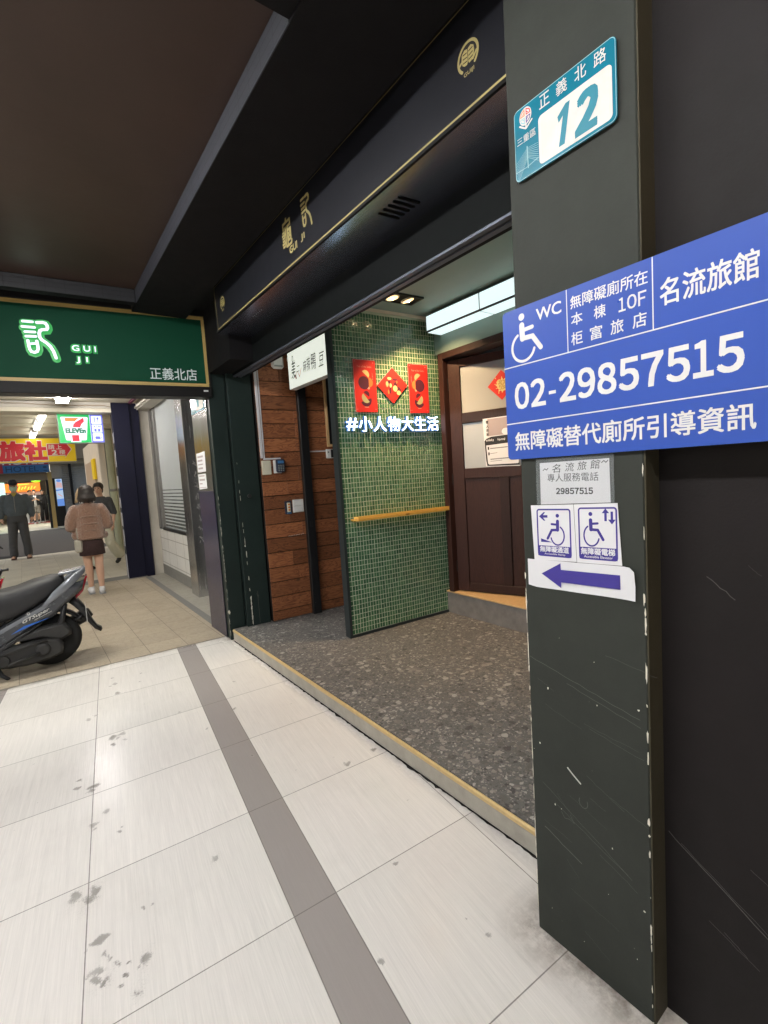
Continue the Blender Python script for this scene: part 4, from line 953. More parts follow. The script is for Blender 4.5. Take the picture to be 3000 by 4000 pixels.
# ------------------------------------------------------------------ brand strokes shared by the two shop signs
def ji_glyph(m, x, y, w, h, z, wd, z1=None):
    """rounded 記 drawn with strokes in the unit box"""
    q = lambda pts: [(x + (a - 78) / 402 * w, y + (1 - (b - .085 * (a - 78) - 58) / 399) * h) for a, b in pts]
    S = lambda pts, k=1.0: m.stroke(q(pts), wd * k, z, False, True, z1)
    for bar in ([(108, 77), (222, 87)], [(95, 132), (240, 146)], [(122, 186), (238, 194)], [(128, 233), (243, 239)]): S(bar, .95)
    S([(143, 278), (147, 330), (153, 368), (168, 394), (204, 406), (240, 396), (255, 370), (254, 330), (249, 288)]); S([(160, 314), (242, 312)], .85)
    S([(275, 95), (345, 96), (378, 104), (396, 128), (399, 152), (385, 170), (330, 170), (302, 180), (288, 208), (290, 248), (312, 278), (366, 312), (408, 350), (438, 400), (462, 475)], 1.08)
def gui_glyph(m, x, y, w, h, z, bold=.012): m.text('龜', x, x + w, y, y + h, z, bold)
def gui_logo(m, cx, cy, rad, z, kx=1.0):
    q = lambda r_, a: (cx + kx * r_ * math.cos(R(a)), cy + r_ * math.sin(R(a)))
    k = rad / .057; wd = .0105 * k
    m.stroke([q(rad * .92, a) for a in range(-48, 236, 9)], wd, z)
    for s_ in (-1, 1):
        m.prism([(cx + kx * s_ * rad * a, cy + rad * b) for a, b in ((.03, .50), (.30, .58), (.55, .40), (.60, .05), (.52, -.30), (.34, -.46), (.10, -.50), (.03, -.36))], z, z + .0002)
    m.stroke([(cx - kx * .60 * rad, cy - .05 * rad), (cx - kx * .88 * rad, cy - .2 * rad)], wd * .9, z)
    m.stroke([(cx + kx * .45 * rad, cy - .42 * rad), (cx + kx * .78 * rad, cy - .10 * rad)], wd * .9, z)
def gui_logo_cuts(m, cx, cy, rad, z, kx=1.0):
    for s_ in (-1, 1):
        for yy in (.30, .02, -.24): m.stroke([(cx + kx * s_ * rad * .10, cy + rad * (yy - .02)), (cx + kx * s_ * rad * .44, cy + rad * (yy + .02))], rad * .07, z)

# black shop fascia
fa = thing('fascia_sign', (1.4, 2.3, 2.6), 'long black shop signboard with gold outline and gold lettering over the entrance', 'shop sign')
m = MB(); m.box(1.2735, 1.545, .868, 3.735, 2.6045, 2.948); m.build('box', M['fascia_frame'], fa)
FF = FX(1.2725)
m = MB(FF); m.flat([(-3.731, 2.6115), (-.869, 2.6115), (-.869, 2.944), (-3.731, 2.944)], .0005); m.build('face', M['fascia'], fa)
m = MB(FF); m.box(-3.735, -.868, 2.600, 2.611, .000, .004); m.build('bottom_trim', M['fascia_frame'], fa)
m = MB(FF); g = .0011
m.flat([(-3.700, 2.6165), (-.869, 2.6165), (-.869, 2.6235), (-3.694, 2.6235)], g)
m.flat([(-3.738 + .014, 2.929), (-.869, 2.929), (-.869, 2.9325), (-3.738 + .017, 2.9325)], g)
m.flat([(-3.7, 2.617), (-3.694, 2.617), (-3.717, 2.9325), (-3.722, 2.9325)], g); m.build('gold_line', M['gold'], fa)
for cx_ in (-1.108, -3.562):
    m = MB(FF); gui_logo(m, cx_, 2.773, .046, .0011); m.text('GUIJI', cx_ - .020, cx_ + .024, 2.716, 2.731, .0011, .02); em = m.build('emblem', M['gold'], fa)
    m = MB(FF); gui_logo_cuts(m, cx_, 2.773, .046, .0016); m.build('emblem_line', M['fascia_frame'], em)
m = MB(FF); gui_glyph(m, -2.515, 2.725, .115, .155, .0011); ji_glyph(m, -2.285, 2.722, .112, .168, .0011, .0125)
m.text('GUI', -2.437, -2.350, 2.680, 2.716, .0011, .03); m.text('JI', -2.302, -2.262, 2.686, 2.722, .0011, .03); m.build('lettering', M['gold'], fa)
so_ = thing('soffit_panel', (1.41, 2.3, 2.6), 'black polished soffit sheet with vent slots under the long black signboard', 'soffit panel')
for a, b in ((.868, 2.3005), (2.3045, 3.735)):
    m = MB(); n = 24; rows = []
    for i in range(n + 1):
        y = a + (b - a) * i / n; rows.append([(1.279, y, 2.5995 + .0006 * math.sin(y * 7)), (1.41, y, 2.5985 + .0010 * math.sin(y * 5.3 + 1)), (1.5455, y, 2.5993 + .0006 * math.cos(y * 6))])
    I = [[m.pt(p) for p in q] for q in rows]
    for A, B in zip(I, I[1:]):
        for k in range(2): m.face((A[k], B[k], B[k + 1], A[k + 1]), True)
    m.build('sheet', M['gloss'], so_)
FV = Fr((1.41, 0, 2.597), (1, 0, 0), (0, -1, 0))
for k in range(5):
    y = 1.588 + .0355 * k; m = MB(FV); m.stroke([(-.045, -y - .006), (.050, -y + .004)], .017, .0008); m.build('vent_slot', M['vent_black'], so_)
for k in range(6): m = MB(FV); m.disc(-.04, -3.10 - .03 * k, .0035, .0006, 8); m.build('vent_hole', M['greyedge'], so_)

# ------------------------------------------------------------------ green shop sign across the walkway
FS = Fr((1.33, 4.30, 0), SD); SX = lambda X: (X - 1.33) / SD[0]
gs = thing('green_shop_sign', FS(-1.0, 2.2), 'wide green shop signboard with gold border and glowing white characters across the walkway', 'shop sign')
m = MB(FS); m.box(SX(-2.2), SX(1.372), 2.212, 2.958, -.16, -.004, .004); m.build('casing', M['black'], gs)
m = MB(FS); m.box(SX(-2.2), SX(1.368), 2.2125, 2.2985, -.003, .010, .003); m.box(SX(-2.2), SX(1.368), 2.907, 2.957, -.003, .006, .003); m.build('casing_edge', M['fascia_frame'], gs)
m = MB(FS); m.flat([(SX(-2.15), 2.325), (SX(1.330), 2.325), (SX(1.330), 2.872), (SX(-2.15), 2.872)], 0.0); m.build('face', M['green_sign'], gs)
m = MB(FS); m.box(SX(-2.17), SX(1.350), 2.300, 2.326, -.002, .004); m.box(SX(-2.17), SX(1.350), 2.871, 2.9, -.002, .004); m.box(SX(1.329), SX(1.352), 2.3265, 2.8705, -.002, .0036); m.build('border', M['sign_gold'], gs)
def glow_glyph(draw, wd):
    m = MB(FS); draw(m, .0012, wd + .034); m.build('glow', M['halo'], gs)
    m = MB(FS); draw(m, .030, wd); return m.build('letter', M['lit_white'], gs)
glow_glyph(lambda m, z, wd: ji_glyph(m, SX(.066), 2.466, .205, .278, z, wd), .0200)
m = MB(FS); m.text('龜', SX(-.42), SX(-.20), 2.455, 2.76, .0301, .02); m.build('letter', M['lit_white'], gs)
m = MB(FS); m.text('G U I', SX(.368), SX(.524), 2.541, 2.588, .0008, .16); m.text('J I', SX(.385), SX(.465), 2.448, 2.500, .0008, .16); m.build('glow', M['halo'], gs)
m = MB(FS); m.text('G U I', SX(.368), SX(.524), 2.543, 2.586, .012, .02); m.text('J I', SX(.387), SX(.463), 2.450, 2.498, .012, .02); m.build('letter', M['lit_white'], gs)
m = MB(FS); m.text('正義北店', SX(.892), SX(1.255), 2.348, 2.446, .010, .004); m.build('letter', M['soft_white'], gs)
for q in range(6): m = MB(FS); m.box(SX(.408 + q * .019), SX(.418 + q * .019), 2.245, 2.258, .0102, .0112); m.build('vent_slot', M['wood_gap'], gs)
m = MB(FS); m.box(SX(1.300), SX(1.338), 2.256, 2.270, .0104, .0116); m.build('sticker', M['paper'], gs)

# ------------------------------------------------------------------ signs on the near pillar
FB = FX(1.1330); FBz = .0
def rounded(x0, x1, y0, y1, r_, n=5):
    P = []
    for cx, cy, a in ((x1 - r_, y0 + r_, -90), (x1 - r_, y1 - r_, 0), (x0 + r_, y1 - r_, 90), (x0 + r_, y0 + r_, 180)):
        P += [(cx + r_ * math.cos(R(a + 90 * k / n)), cy + r_ * math.sin(R(a + 90 * k / n))) for k in range(n + 1)]
    return P
def wheelchair(m, q, z, mirror=False):
    """accessibility figure in the unit box, q maps (a, b) to sign coordinates"""
    f = (lambda a, b: q(1 - a, b)) if mirror else q
    k = abs(q(1, 0)[0] - q(0, 0)[0])
    P = lambda pts: [f(a, b) for a, b in pts]
    c = f(.36, .92); m.disc(c[0], c[1], .085 * k, z, 20)
    m.stroke(P([(.36, .74), (.37, .46)]), .15 * k, z + .00004); m.stroke(P([(.38, .63), (.66, .645)]), .095 * k, z + .00008)
    m.stroke(P([(.40, .46), (.66, .45), (.88, .17)]), .115 * k, z + .00012)
    cx, cy, rad = .385, .28, .33
    m.stroke(P([(cx + rad * math.cos(R(t)), cy + rad * .93 * math.sin(R(t))) for t in range(118, 352, 9)]), .065 * k, z + .00016)
bs = thing('restroom_sign', FB(-.6, 1.67), 'large royal blue accessible restroom sign with white characters on the near pillar', 'sign')
FBs = FX(1.1300)
m = MB(FBs); m.prism(rounded(-.900, -.262, 1.464, 1.880, .012), -.0065, 0); m.build('sheet', M['blue'], bs)
m = MB(FBs); z = .0005
def bx2(m, x0, x1, y0, y1): m.flat([(x0, y0), (x1, y0), (x1, y1), (x0, y1)], z)
bx2(m, -.9, -.262, 1.7232, 1.7262); bx2(m, -.9, -.262, 1.5648, 1.5678); bx2(m, -.6995, -.6970, 1.726, 1.879); bx2(m, -.4935, -.4910, 1.726, 1.879)
m.build('dividing_line', M['letter_white'], bs)
m = MB(FBs); z = .0006
m.text('WC', -.788, -.714, 1.829, 1.859, z, .012)
m.text('無障礙廁所在', -.688, -.5025, 1.828, 1.859, z, .010)
m.text('本', -.687, -.657, 1.787, 1.817, z, .010); m.text('棟', -.627, -.598, 1.786, 1.816, z, .010); m.digits('10F', -.567, -.506, 1.785, 1.815, z, .012)
for c, a in (('柜', -.688), ('富', -.638), ('旅', -.587), ('店', -.536)): m.text(c, a, a + .030, 1.739, 1.770, z, .010)
m.text('名流旅館', -.477, -.3035, 1.770, 1.825, z, .012)
m.digits('02-29857515', -.866, -.328, 1.606, 1.676, z, .022)
m.text('無障礙替代廁所引導資訊', -.872, -.308, 1.489, 1.541, z, .014)
m.build('lettering', M['letter_white'], bs)
m = MB(FBs); wheelchair(m, lambda a, b: (-.876 + .112 * a, 1.737 + .126 * b), .0006); m.build('wheelchair_symbol', M['letter_white'], bs)

np_ = thing('house_number_plate', FB(-.7, 2.29), 'teal house number plate reading 12 high on the near pillar', 'number plate')
FN = FX(1.1302)
m = MB(FN); m.prism([(-.836 + a, 2.2015 + b) for a, b in rounded(0, .275, 0, .1785, .013)], -.004, 0, .0008); m.build('plate', M['teal'], np_)
m = MB(FN); m.stroke([(-.8345 + a, 2.203 + b) for a, b in rounded(0, .272, 0, .1755, .012)], .0016, .0004, closed=True); m.build('rim', M['pale_teal'], np_)
m = MB(FN); m.flat([(-.762 + a, 2.2105 + b) for a, b in rounded(0, .191, 0, .1165, .011)], .0005); m.build('number_field', M['plate_white'], np_)
m = MB(FN); m.flat([(-.706, 2.223), (-.690, 2.223), (-.6735, 2.3125), (-.685, 2.3125), (-.7075, 2.294), (-.7045, 2.279), (-.6925, 2.289)], .001); m.text('\uff12', -.658, -.608, 2.223, 2.3065, .001, .045, .16); m.build('number', M['teal_print'], np_)
m = MB(FN)
for c, a in (('正', -.757), ('義', -.709), ('北', -.660), ('路', -.612)): m.text(c, a, a + .029, 2.341, 2.372, .0007, .004)
m.text('三重區', -.828, -.770, 2.291, 2.309, .0007, .0); m.build('lettering', M['plate_white'], np_)
m = MB(FN); c = (-.7995, 2.352); m.disc(c[0], c[1], .0185, .0006, 24, .0215); m.stroke([(c[0] + .001, 2.333), (c[0] + .001, 2.322)], .004, .0006); m.stroke([(c[0] + .002, 2.322), (c[0] + .013, 2.330), (c[0] + .019, 2.334)], .004, .0006); m.stroke([(c[0], 2.322), (c[0] - .012, 2.331), (c[0] - .018, 2.336)], .004, .0007); m.build('emblem', M['plate_white'], np_)
for k, (sx, sy, mt) in enumerate(((-1, 1, 'orange_print'), (1, 1, 'red_print'), (-1, -1, 'pale_teal'), (1, -1, 'indigo'))):
    m = MB(FN); b = [(c[0] + sx * .003, c[1] + sy * .003), (c[0] + sx * .0145, c[1] + sy * .003), (c[0] + sx * .0125, c[1] + sy * .011), (c[0] + sx * .008, c[1] + sy * .0135), (c[0] + sx * .003, c[1] + sy * .0165)]
    m.stroke(b, .0024, .0010, closed=True); m.stroke([(c[0] + sx * .004, c[1] + sy * .009), (c[0] + sx * .008, c[1] + sy * .006)], .002, .0011); m.build('emblem_petal', M[mt], np_)
m = MB(FN); m.stroke([(-.796, 2.222), (-.7975, 2.277)], .0028, .0006, cap=False)
for k in range(9): m.stroke([(-.797, 2.272 - .003 * k), (-.833 + .0005 * k, 2.24 - .004 * k + .018 * (8 - k) / 8 - .01)], .0008, .0006, cap=False); m.stroke([(-.796, 2.272 - .003 * k), (-.764, 2.268 - .0055 * k)], .0008, .0006, cap=False)
m.stroke([(-.834, 2.227), (-.80, 2.226), (-.764, 2.232)], .0018, .0006, cap=False); m.build('bridge_drawing', M['pale_teal'], np_)

# paper notices
def sheet(mb, P, z, curl=0.0):
    mb.prism(P, z, z + .0006); return mb
FPz = FX(1.1390)
t = thing('paper_notice', FPz(-.7, 1.39), 'laminated white paper with a phone number taped below the blue sign', 'notice')
m = MB(FPz); m.flat([(-.813, 1.334), (-.591, 1.342), (-.591, 1.462), (-.811, 1.461)], .0022); m.build('laminate', M['poly'], t)
m = MB(FPz); sheet(m, [(-.801, 1.334), (-.602, 1.342), (-.603, 1.451), (-.800, 1.449)], .0002); m.build('sheet', M['paper'], t)
m = MB(FPz); z = .0012
m.stroke([(-.79, 1.428), (-.784, 1.433), (-.779, 1.429), (-.774, 1.434)], .002, z); m.stroke([(-.622, 1.441), (-.616, 1.446), (-.611, 1.441), (-.606, 1.446)], .002, z)
for c, a in (('名', -.762), ('流', -.723), ('旅', -.688), ('館', -.652)): m.text(c, a, a + .027, 1.421 + (a + .762) * .05, 1.444 + (a + .762) * .05, z, -.004, .15)
m.text('專人服務電話', -.777, -.631, 1.3965, 1.4185, z, -.008); m.digits('29857515', -.751, -.647, 1.3635, 1.379, z, .035)
m.build('lettering', M['letter_black'], t)
t = thing('paper_notice', FPz(-.76, 1.255), 'white notice with an accessible ramp pictogram pasted left of another', 'notice')
m = MB(FPz); sheet(m, [(-.827, 1.1755), (-.6965, 1.183), (-.701, 1.336), (-.833, 1.331)], .0024); m.build('sheet', M['paper'], t)
fr_ = Fr(FPz(-.8145, 1.1885, .0034), np.array([0, -1, 0]) * .9996 + np.array([0, 0, .026]), (0, 0.0, 1))
m = MB(fr_); m.stroke([(a, b) for a, b in rounded(.002, .103, .002, .131, .006)], .0042, 0, closed=True); m.flat([(0.001, .001), (.104, .001), (.104, .030), (.001, .030)], .0001)
q = lambda a, b: (.026 + .062 * a, .036 + .085 * b); wheelchair(m, q, .0002, True)
m.stroke([(.035, .112), (.014, .112)], .007, .0002, cap=False); m.flat([(.008, .112), (.023, .124), (.028, .124), (.018, .112), (.028, .100), (.023, .100)], .00025); m.flat([(.012, .040), (.012, .050), (.048, .040)], .0003); m.build('pictogram', M['indigo'], t)
m = MB(fr_); m.text('無障礙通道', .008, .097, .0125, .0285, .0004, .022); m.text('Accessible Ramp', .022, .086, .004, .0100, .0004, .01); m.build('lettering', M['paper'], t)
t = thing('paper_notice', FPz(-.64, 1.255), 'white notice with an accessible elevator pictogram pasted right of another', 'notice')
m = MB(FPz); sheet(m, [(-.6955, 1.182), (-.576, 1.187), (-.584, 1.341), (-.700, 1.336)], .0018); m.build('sheet', M['paper'], t)
fr_ = Fr(FPz(-.6885, 1.193, .0028), np.array([0, -1, 0]) * .9996 + np.array([0, 0, .032]), (0, 0.0, 1))
m = MB(fr_); m.stroke([(a, b) for a, b in rounded(.002, .101, .002, .133, .006)], .0042, 0, closed=True); m.flat([(.001, .001), (.102, .001), (.102, .032), (.001, .032)], .0001)
q = lambda a, b: (.012 + .062 * a, .038 + .087 * b); wheelchair(m, q, .0002)
for x_, s_ in ((.074, 1), (.090, -1)):
    yb, yt = (.100, .124) if s_ > 0 else (.124, .100)
    m.stroke([(x_, yb), (x_, yt)], .0062, .0002, cap=False); m.flat([(x_ - .0095, yt - s_ * .004), (x_ + .0095, yt - s_ * .004), (x_, yt + s_ * .008)], .0003)
m.build('pictogram', M['indigo'], t)
m = MB(fr_); m.text('無障礙電梯', .006, .096, .0130, .0300, .0004, .022); m.text('Accessible Elevator', .014, .090, .0045, .0108, .0004, .01); m.build('lettering', M['paper'], t)
t = thing('paper_notice', FPz(-.7, 1.14), 'white paper with a big indigo arrow and one curled corner on the pillar', 'notice')
m = MB(FPz); n = 22; A = []
for k in range(n + 1):
    a = -.852 + (.852 - .543) * k / n; f = k / n
    top = 1.175 + .012 * f - (.0 if f < .93 else (f - .93) ** 2 * 2.0); bot = 1.096 + .010 * f - .001; c = .0008 + .0015 * math.sin(f * 9) ** 2 + (0 if f < .85 else (f - .85) ** 2 * .35)
    if f < .08: bot += (.08 - f) * .05
    A.append((m.pt((a, bot, c)), m.pt((a, (top + bot) / 2, c * .8 + .0004)), m.pt((a + .0, top, c + (.004 if f > .97 else 0)))))
for P, Q in zip(A, A[1:]): m.face((P[0], Q[0], Q[1], P[1]), True); m.face((P[1], Q[1], Q[2], P[2]), True)
m.build('sheet', M['paper'], t)
m = MB(FPz); m.flat([(-.805, 1.138), (-.744, 1.105), (-.7435, 1.121)][::1] + [(-.7435, 1.156), (-.744, 1.174)], .0036)
for k in range(8):
    a = -.7435 + .1625 * k / 8; b = -.7435 + .1625 * (k + 1) / 8; y0 = lambda q: 1.121 + .006 * (q + .7435) / .1625; y1 = lambda q: 1.156 + .007 * (q + .7435) / .1625; c = lambda q: .0036 + .0006 * max(0, (q + .62)) * 10
    m.face([m.pt((a, y0(a), c(a))), m.pt((b, y0(b), c(b))), m.pt((b, y1(b), c(b))), m.pt((a, y1(a), c(a)))])
m.build('arrow', M['indigo'], t)

# ------------------------------------------------------------------ ceiling tubes
def tube_fixture(name, loc, length, label, mat, group, width=.16, drop=.035, rot=0.0, n=2, batten=False):
    t = thing(name, (0, 0, 0), label, 'lamp', group)
    m = MB(); m.prism([(-width / 2, .0), (width / 2, 0), (width / 2 * .45, -drop), (-width / 2 * .45, -drop)], -length / 2, length / 2, axis=lambda a, b, c: (a, c, b)); m.build('housing', M['white'], t)
    if batten: m = MB(); m.prism([(-width * .42, -drop + .001), (width * .42, -drop + .001), (width * .30, -drop - .04), (-width * .30, -drop - .04)], -length / 2 + .02, length / 2 - .02, axis=lambda a, b, c: (a, c, b)); m.build('diffuser', mat, t)
    for s_ in (() if batten else (-1, 1) if n == 2 else (0,)):
        m = MB(); x = s_ * width * .30
        m.tube([(x, -length / 2 + .03, -drop - .004), (x, length / 2 - .03, -drop - .004)], .014, 10); m.build('tube', mat, t)
    for y in (-length / 2 + .012, length / 2 - .012):
        m = MB(); m.box(-width * .36, width * .36, y - .010, y + .010, -drop - .02, -drop + .012); m.build('lamp_holder', M['cream'], t)
    t.location = loc; t.rotation_euler = (0, 0, rot)
    return t
g_ = 'fluorescent lamps along the shop front walkway'
tf = tube_fixture('ceiling_lamp', (-.45, 2.70, 2.966), 1.2, 'fluorescent ceiling lamp lighting the walkway nearest the green sign', M['tube'], g_, .15, .006)
copy_thing(tf, (-.45, 1.35, 2.966), 0, 'fluorescent ceiling lamp lighting the middle of the white tiled walkway')
copy_thing(tf, (-.45, .0, 2.966), 0, 'fluorescent ceiling lamp over the viewer end of the white tiled walkway')
tube_fixture('ceiling_lamp', (.45, -1.5, 2.966), 1.2, 'warm tinted ceiling lamp by the dark side wall behind the viewer', M['tube_warm'], None)

# ------------------------------------------------------------------ next shop bay
m = MB(); m.box(-2.6, 1.66, 4.78, 8.55, 2.812, 2.95); struct(m.build('ceiling', M['offwhite']))
t = thing('cross_beam', (-.5, 8.7, 2.66), 'off white beam with a sagging cable across the walkway above the lit store sign', 'beam')
m = MB(Fr((1.13, 8.53, 0), TD)); m.box(-4.2, .0, 2.722, 2.81, -.42, 0); m.build('beam_body', M['wallwhite'], t)
m = MB(Fr((1.13, 8.53, 0), TD)); m.box(-4.2, .0, 2.662, 2.720, -.40, -.006); m.build('trim', M['offwhite'], t)
m = MB(Fr((1.13, 8.53, 0), TD)); m.tube([(-1.40, 2.772, .008), (-1.1, 2.775, .010), (-.9, 2.762, .01), (-.6, 2.752, .012), (-.3, 2.762, .012), (-.1, 2.765, .01), (0, 2.742, .008)], .006, 6); m.build('cable', M['brown'], t)
t = tube_fixture('ceiling_lamp', (.485, 7.9, 2.80), .68, 'twin tube ceiling lamp glowing pink white just below the green sign', M['tube_dim'], None, .20, .05)
t2 = tube_fixture('ceiling_lamp', (-.1, 5.0, 2.812), 1.2, 'unseen fluorescent ceiling lamp added to light the beige paving behind the green sign', M['tube_far'], None, rot=R(86))  # unseen lamp added to brighten this bay, placed where the sign hides it
# navy column
t = thing('column', (1.32, 8.5, 0), 'navy painted square column with worn white edge beside the shop window', 'column')
FC = Fr((1.130, 8.528, 0), TD)
m = MB(FC); m.box(0, .25, .0, 2.81, -.38, 0, .004); m.box(.2505, .385, 0, 2.81, -.30, -.03, .004); m.build('shaft', M['navy'], t)
m = MB(FC)
r = random.Random(19); z = 0.02
for k in range(7):
    h = r.uniform(.12, .5); m.box(-.0022, -.0005, z, min(2.6, z + h), -.34 + r.uniform(0, .1), -.004 - r.uniform(0, .03)); z += h + r.uniform(.02, .25)
m.build('worn_paint', M['navy_side'], t)
m = MB(FC); m.box(-.004, .262, 0.001, .018, -.39, .006); m.build('base_mortar', M['gasket'], t)
# shop window wall
t = thing('shop_window', (1.67, 7.6, 0), 'film covered shop window over a white tiled sill wall beside the navy column', 'shop window')
FSH = FX(1.67)
m = MB(FSH); m.box(-8.80, -6.60, .165, .755, -.15, 0, .004); m.build('tiled_wall', M['whitetile'], t)
m = MB(FSH); m.box(-8.80, -6.58, .0, .1645, -.15, .004); m.build('skirting', M['greybase'], t)
m = MB(FSH); m.box(-8.30, -6.615, .756, .800, -.08, .012, .004); m.build('sill', M['black'], t)
m = MB(FSH); m.box(-8.26, -6.61, .801, 2.79, -.05, -.03); gl = m.build('glass', M['shopglass'], t)
m = MB(FSH); m.box(-8.76, -8.68, .756, 2.81, -.06, .020, .003); m.box(-8.30, -8.245, .801, 2.78, -.06, .012, .003); m.box(-8.60, -8.48, .79, 2.78, -.06, .006); m.box(-6.64, -6.60, .801, 2.79, -.06, .006, .003); m.build('frame', M['greyframe'], t)
m = MB(FSH); z = .82
for k in range(12):
    m.box(-8.24, -6.66, z, z + .034 - .002 * k, -.0295, -.0288); z += .052
m.build('film_stripe', M['film'], t)
m = MB(FSH); r = random.Random(30)
for zz, n_ in ((1.70, 3), (1.585, 4), (1.505, 5), (1.43, 5), (1.34, 3), (1.285, 3)):
    for q in range(n_):
        x_ = -6.93 + q * .23 / n_
        for _k in range(3): m.stroke([(x_ + r.uniform(0, .03), zz + r.uniform(0, .05)), (x_ + r.uniform(0, .03), zz + r.uniform(0, .05))], .008, -.0285 + _k * .0002, cap=False)
m.stroke([(-6.93, 1.665), (-6.70, 1.665)], .006, -.0285, cap=False); m.stroke([(-6.93, 1.41), (-6.70, 1.41)], .006, -.0285, cap=False); m.build('lettering', M['letter_black'], t)
m = MB(FSH); m.flat([(-6.88, .84), (-6.68, .84), (-6.68, 1.21), (-6.88, 1.21)], -.0284); m.build('sticker', M['pale_teal'], t)
m = MB(FSH); m.disc(-6.78, 1.12, .055, -.0278, 16, .05); m.disc(-6.78, 1.02, .045, -.0277, 16); m.flat([(-6.85, .89), (-6.71, .89), (-6.71, .93), (-6.85, .93)], -.0278); m.build('sticker_print', M['teal_print'], t)
m = MB(); m.box(1.50, 1.669, 8.60, 8.80, 0, 2.812); m.build('return_wall', M['wallwhite'], t)
m = MB(); m.box(1.48, 1.668, 6.3, 8.50, 2.70, 2.811, .006); m.box(1.45, 1.478, 6.3, 8.46, 2.715, 2.75, .004); m.build('shutter_box', M['wallwhite'], t)
m = MB(); m.box(1.36, 1.40, 6.5, 8.40, 2.775, 2.811, .004); m.build('ceiling_trim', M['maroon_print'], t)
# stainless column
t = thing('steel_column', (1.68, 6.4, 0), 'tall polished stainless steel jamb with faint writing right of the shop window', 'column')
m = MB(); m.box(1.597, 1.80, 6.272, 6.60, 0.002, 2.81, .006); m.build('casing', M['stainless'], t)
m = MB(FY(6.2712)); r = random.Random(9)
for k in range(8):
    for _k in range(4): m.stroke([(1.67 + r.uniform(0, .06), 1.68 - .14 * k + r.uniform(0, .09)), (1.67 + r.uniform(0, .06), 1.68 - .14 * k + r.uniform(0, .09))], .008, .0007 + _k * .0002, cap=False)
m.build('lettering', M['greyframe'], t)
m = MB(); m.box(1.597, 1.66, 6.21, 6.2705, 1.10, 1.28, .006); m.build('door_lock', M['black'], t) if False else None
m = MB(); m.box(1.80, 1.95, 4.9, 6.6, 0.004, 2.81); tag(m.build('shop_door', M['stainless']), 'stainless steel shop door set back behind the purple sided post', 'door')

# seven eleven light box
def se7en():
    t = thing('store_light_box', (.73, 8.85, 2.2), 'lit convenience store sign with a red and orange seven hanging under the beam', 'light box')
    F7 = Fr((.427, 8.80, 2.212), (.9995, .0, 0)); W, H = .612, .452
    m = MB(F7); m.box(0, W, 0, H, -.12, -.002, .004); m.build('casing', M['greyedge'], t)
    m = MB(F7); m.flat([(.010, .010), (.425, .010), (.425, .442), (.010, .442)], 0); m.build('green_face', M['green_lit'], t)
    m = MB(F7); m.flat([(.429, .010), (.602, .010), (.602, .442), (.429, .442)], 0); m.build('blue_face', M['blue_lit'], t)
    m = MB(F7); z = .0010
    P = rounded(0, 1, 0, 1, .05)
    m.flat([((.045 + .36 * a) + (1 - b) * .045 * (1 - 2 * a) , .045 + b * .36) for a, b in P], z); m.flat([(.152, .018), (.285, .018), (.285, .06), (.152, .06)], z)
    for y0, y1 in ((.30, .425), (.165, .29), (.030, .155)): m.flat([(a, b) for a, b in rounded(.448, .585, y0, y1, .012)], z)
    m.flat([(.4245, .010), (.4295, .010), (.4295, .442), (.4245, .442)], z); m.build('white_face', M['white_lit'], t)
    m = MB(F7); z = .0016; m.flat([(.105, .335), (.225, .335), (.262, .372), (.29, .39), (.10, .39)], z); m.build('seven_bar', M['orange_lit'], t)
    m = MB(F7); m.flat([(.235, .325), (.345, .395), (.350, .335), (.315, .300), (.290, .245), (.195, .245), (.205, .29)], z); m.build('seven_stem', M['red_lit'], t)
    m = MB(F7); m.flat([(.172, .032), (.265, .032), (.262, .125), (.170, .125)], z); m.build('seven_foot', M['red_lit'], t)
    m = MB(F7); m.text('ELEVEn', .098, .355, .160, .226, z + .0004, .06); m.build('lettering', M['dkgreen_lit'], t)
    m = MB(F7); m.text('ATM', .468, .566, .245, .275, z, .02); m.flat([(.478, .180), (.558, .180), (.558, .222), (.478, .222)], z)
    m.stroke([(.495, .325), (.495, .375)], .010, z); m.stroke([(.538, .325), (.538, .375)], .008, z); m.disc(.538, .385, .014, z, 12, .018)
    for q in (-.010, 0, .010): m.stroke([(.495 + q, .375), (.495 + q, .402)], .0055, z)
    m.flat(rounded(.480, .545, .060, .105, .012), z); m.stroke([(.545, .095), (.562, .092), (.562, .074), (.545, .070)], .007, z); m.stroke([(.465, .045), (.57, .045)], .004, z); m.build('pictogram', M['blue_lit'], t)
    m = MB(F7); m.text('$', .505, .530, .184, .218, z + .0006, .03); m.build('dollar_mark', M['white_lit'], t)
    m = MB(F7); m.tube([(.2, .452, -.06), (.2, .46, -.06)], .01, 8); m.tube([(.45, .452, -.06), (.45, .46, -.06)], .01, 8); m.build('hanger', M['greyedge'], t)
se7en()

# ------------------------------------------------------------------ farther bay up to the side street
m = MB(); m.box(-2.6, 1.9, 8.98, 14.3, 2.86, 3.1); struct(m.build('ceiling', M['offwhite']))
for k, y in enumerate((10.35, 11.7, 13.05)):
    m = MB(); m.box(-2.6, 1.5, y, y + .16, 2.80, 2.859); tag(m.build('ceiling_rib', M['offwhite']), ('nearest', 'middle', 'farthest')[k] + ' of three shallow off white ribs across the far walkway ceiling', 'beam', 'ribs of the far ceiling')
gl_ = 'row of lit lamps behind the store sign'
t = tube_fixture('ceiling_lamp', (.29, 9.85, 2.84), 1.25, 'nearest of three bright lamps in line left of the lit store sign', M['batten'], gl_, .13, .05, .03, batten=True)
copy_thing(t, (.24, 11.35, 2.84), .03, 'middle of three bright lamps in line left of the lit store sign')
copy_thing(t, (.17, 13.1, 2.84), .03, 'farthest of three bright lamps in line just above the yellow sign')
t = thing('corner_wall', (1.6, 15, 0), 'cream wall with a tan panel at the far right of the walkway', 'wall')
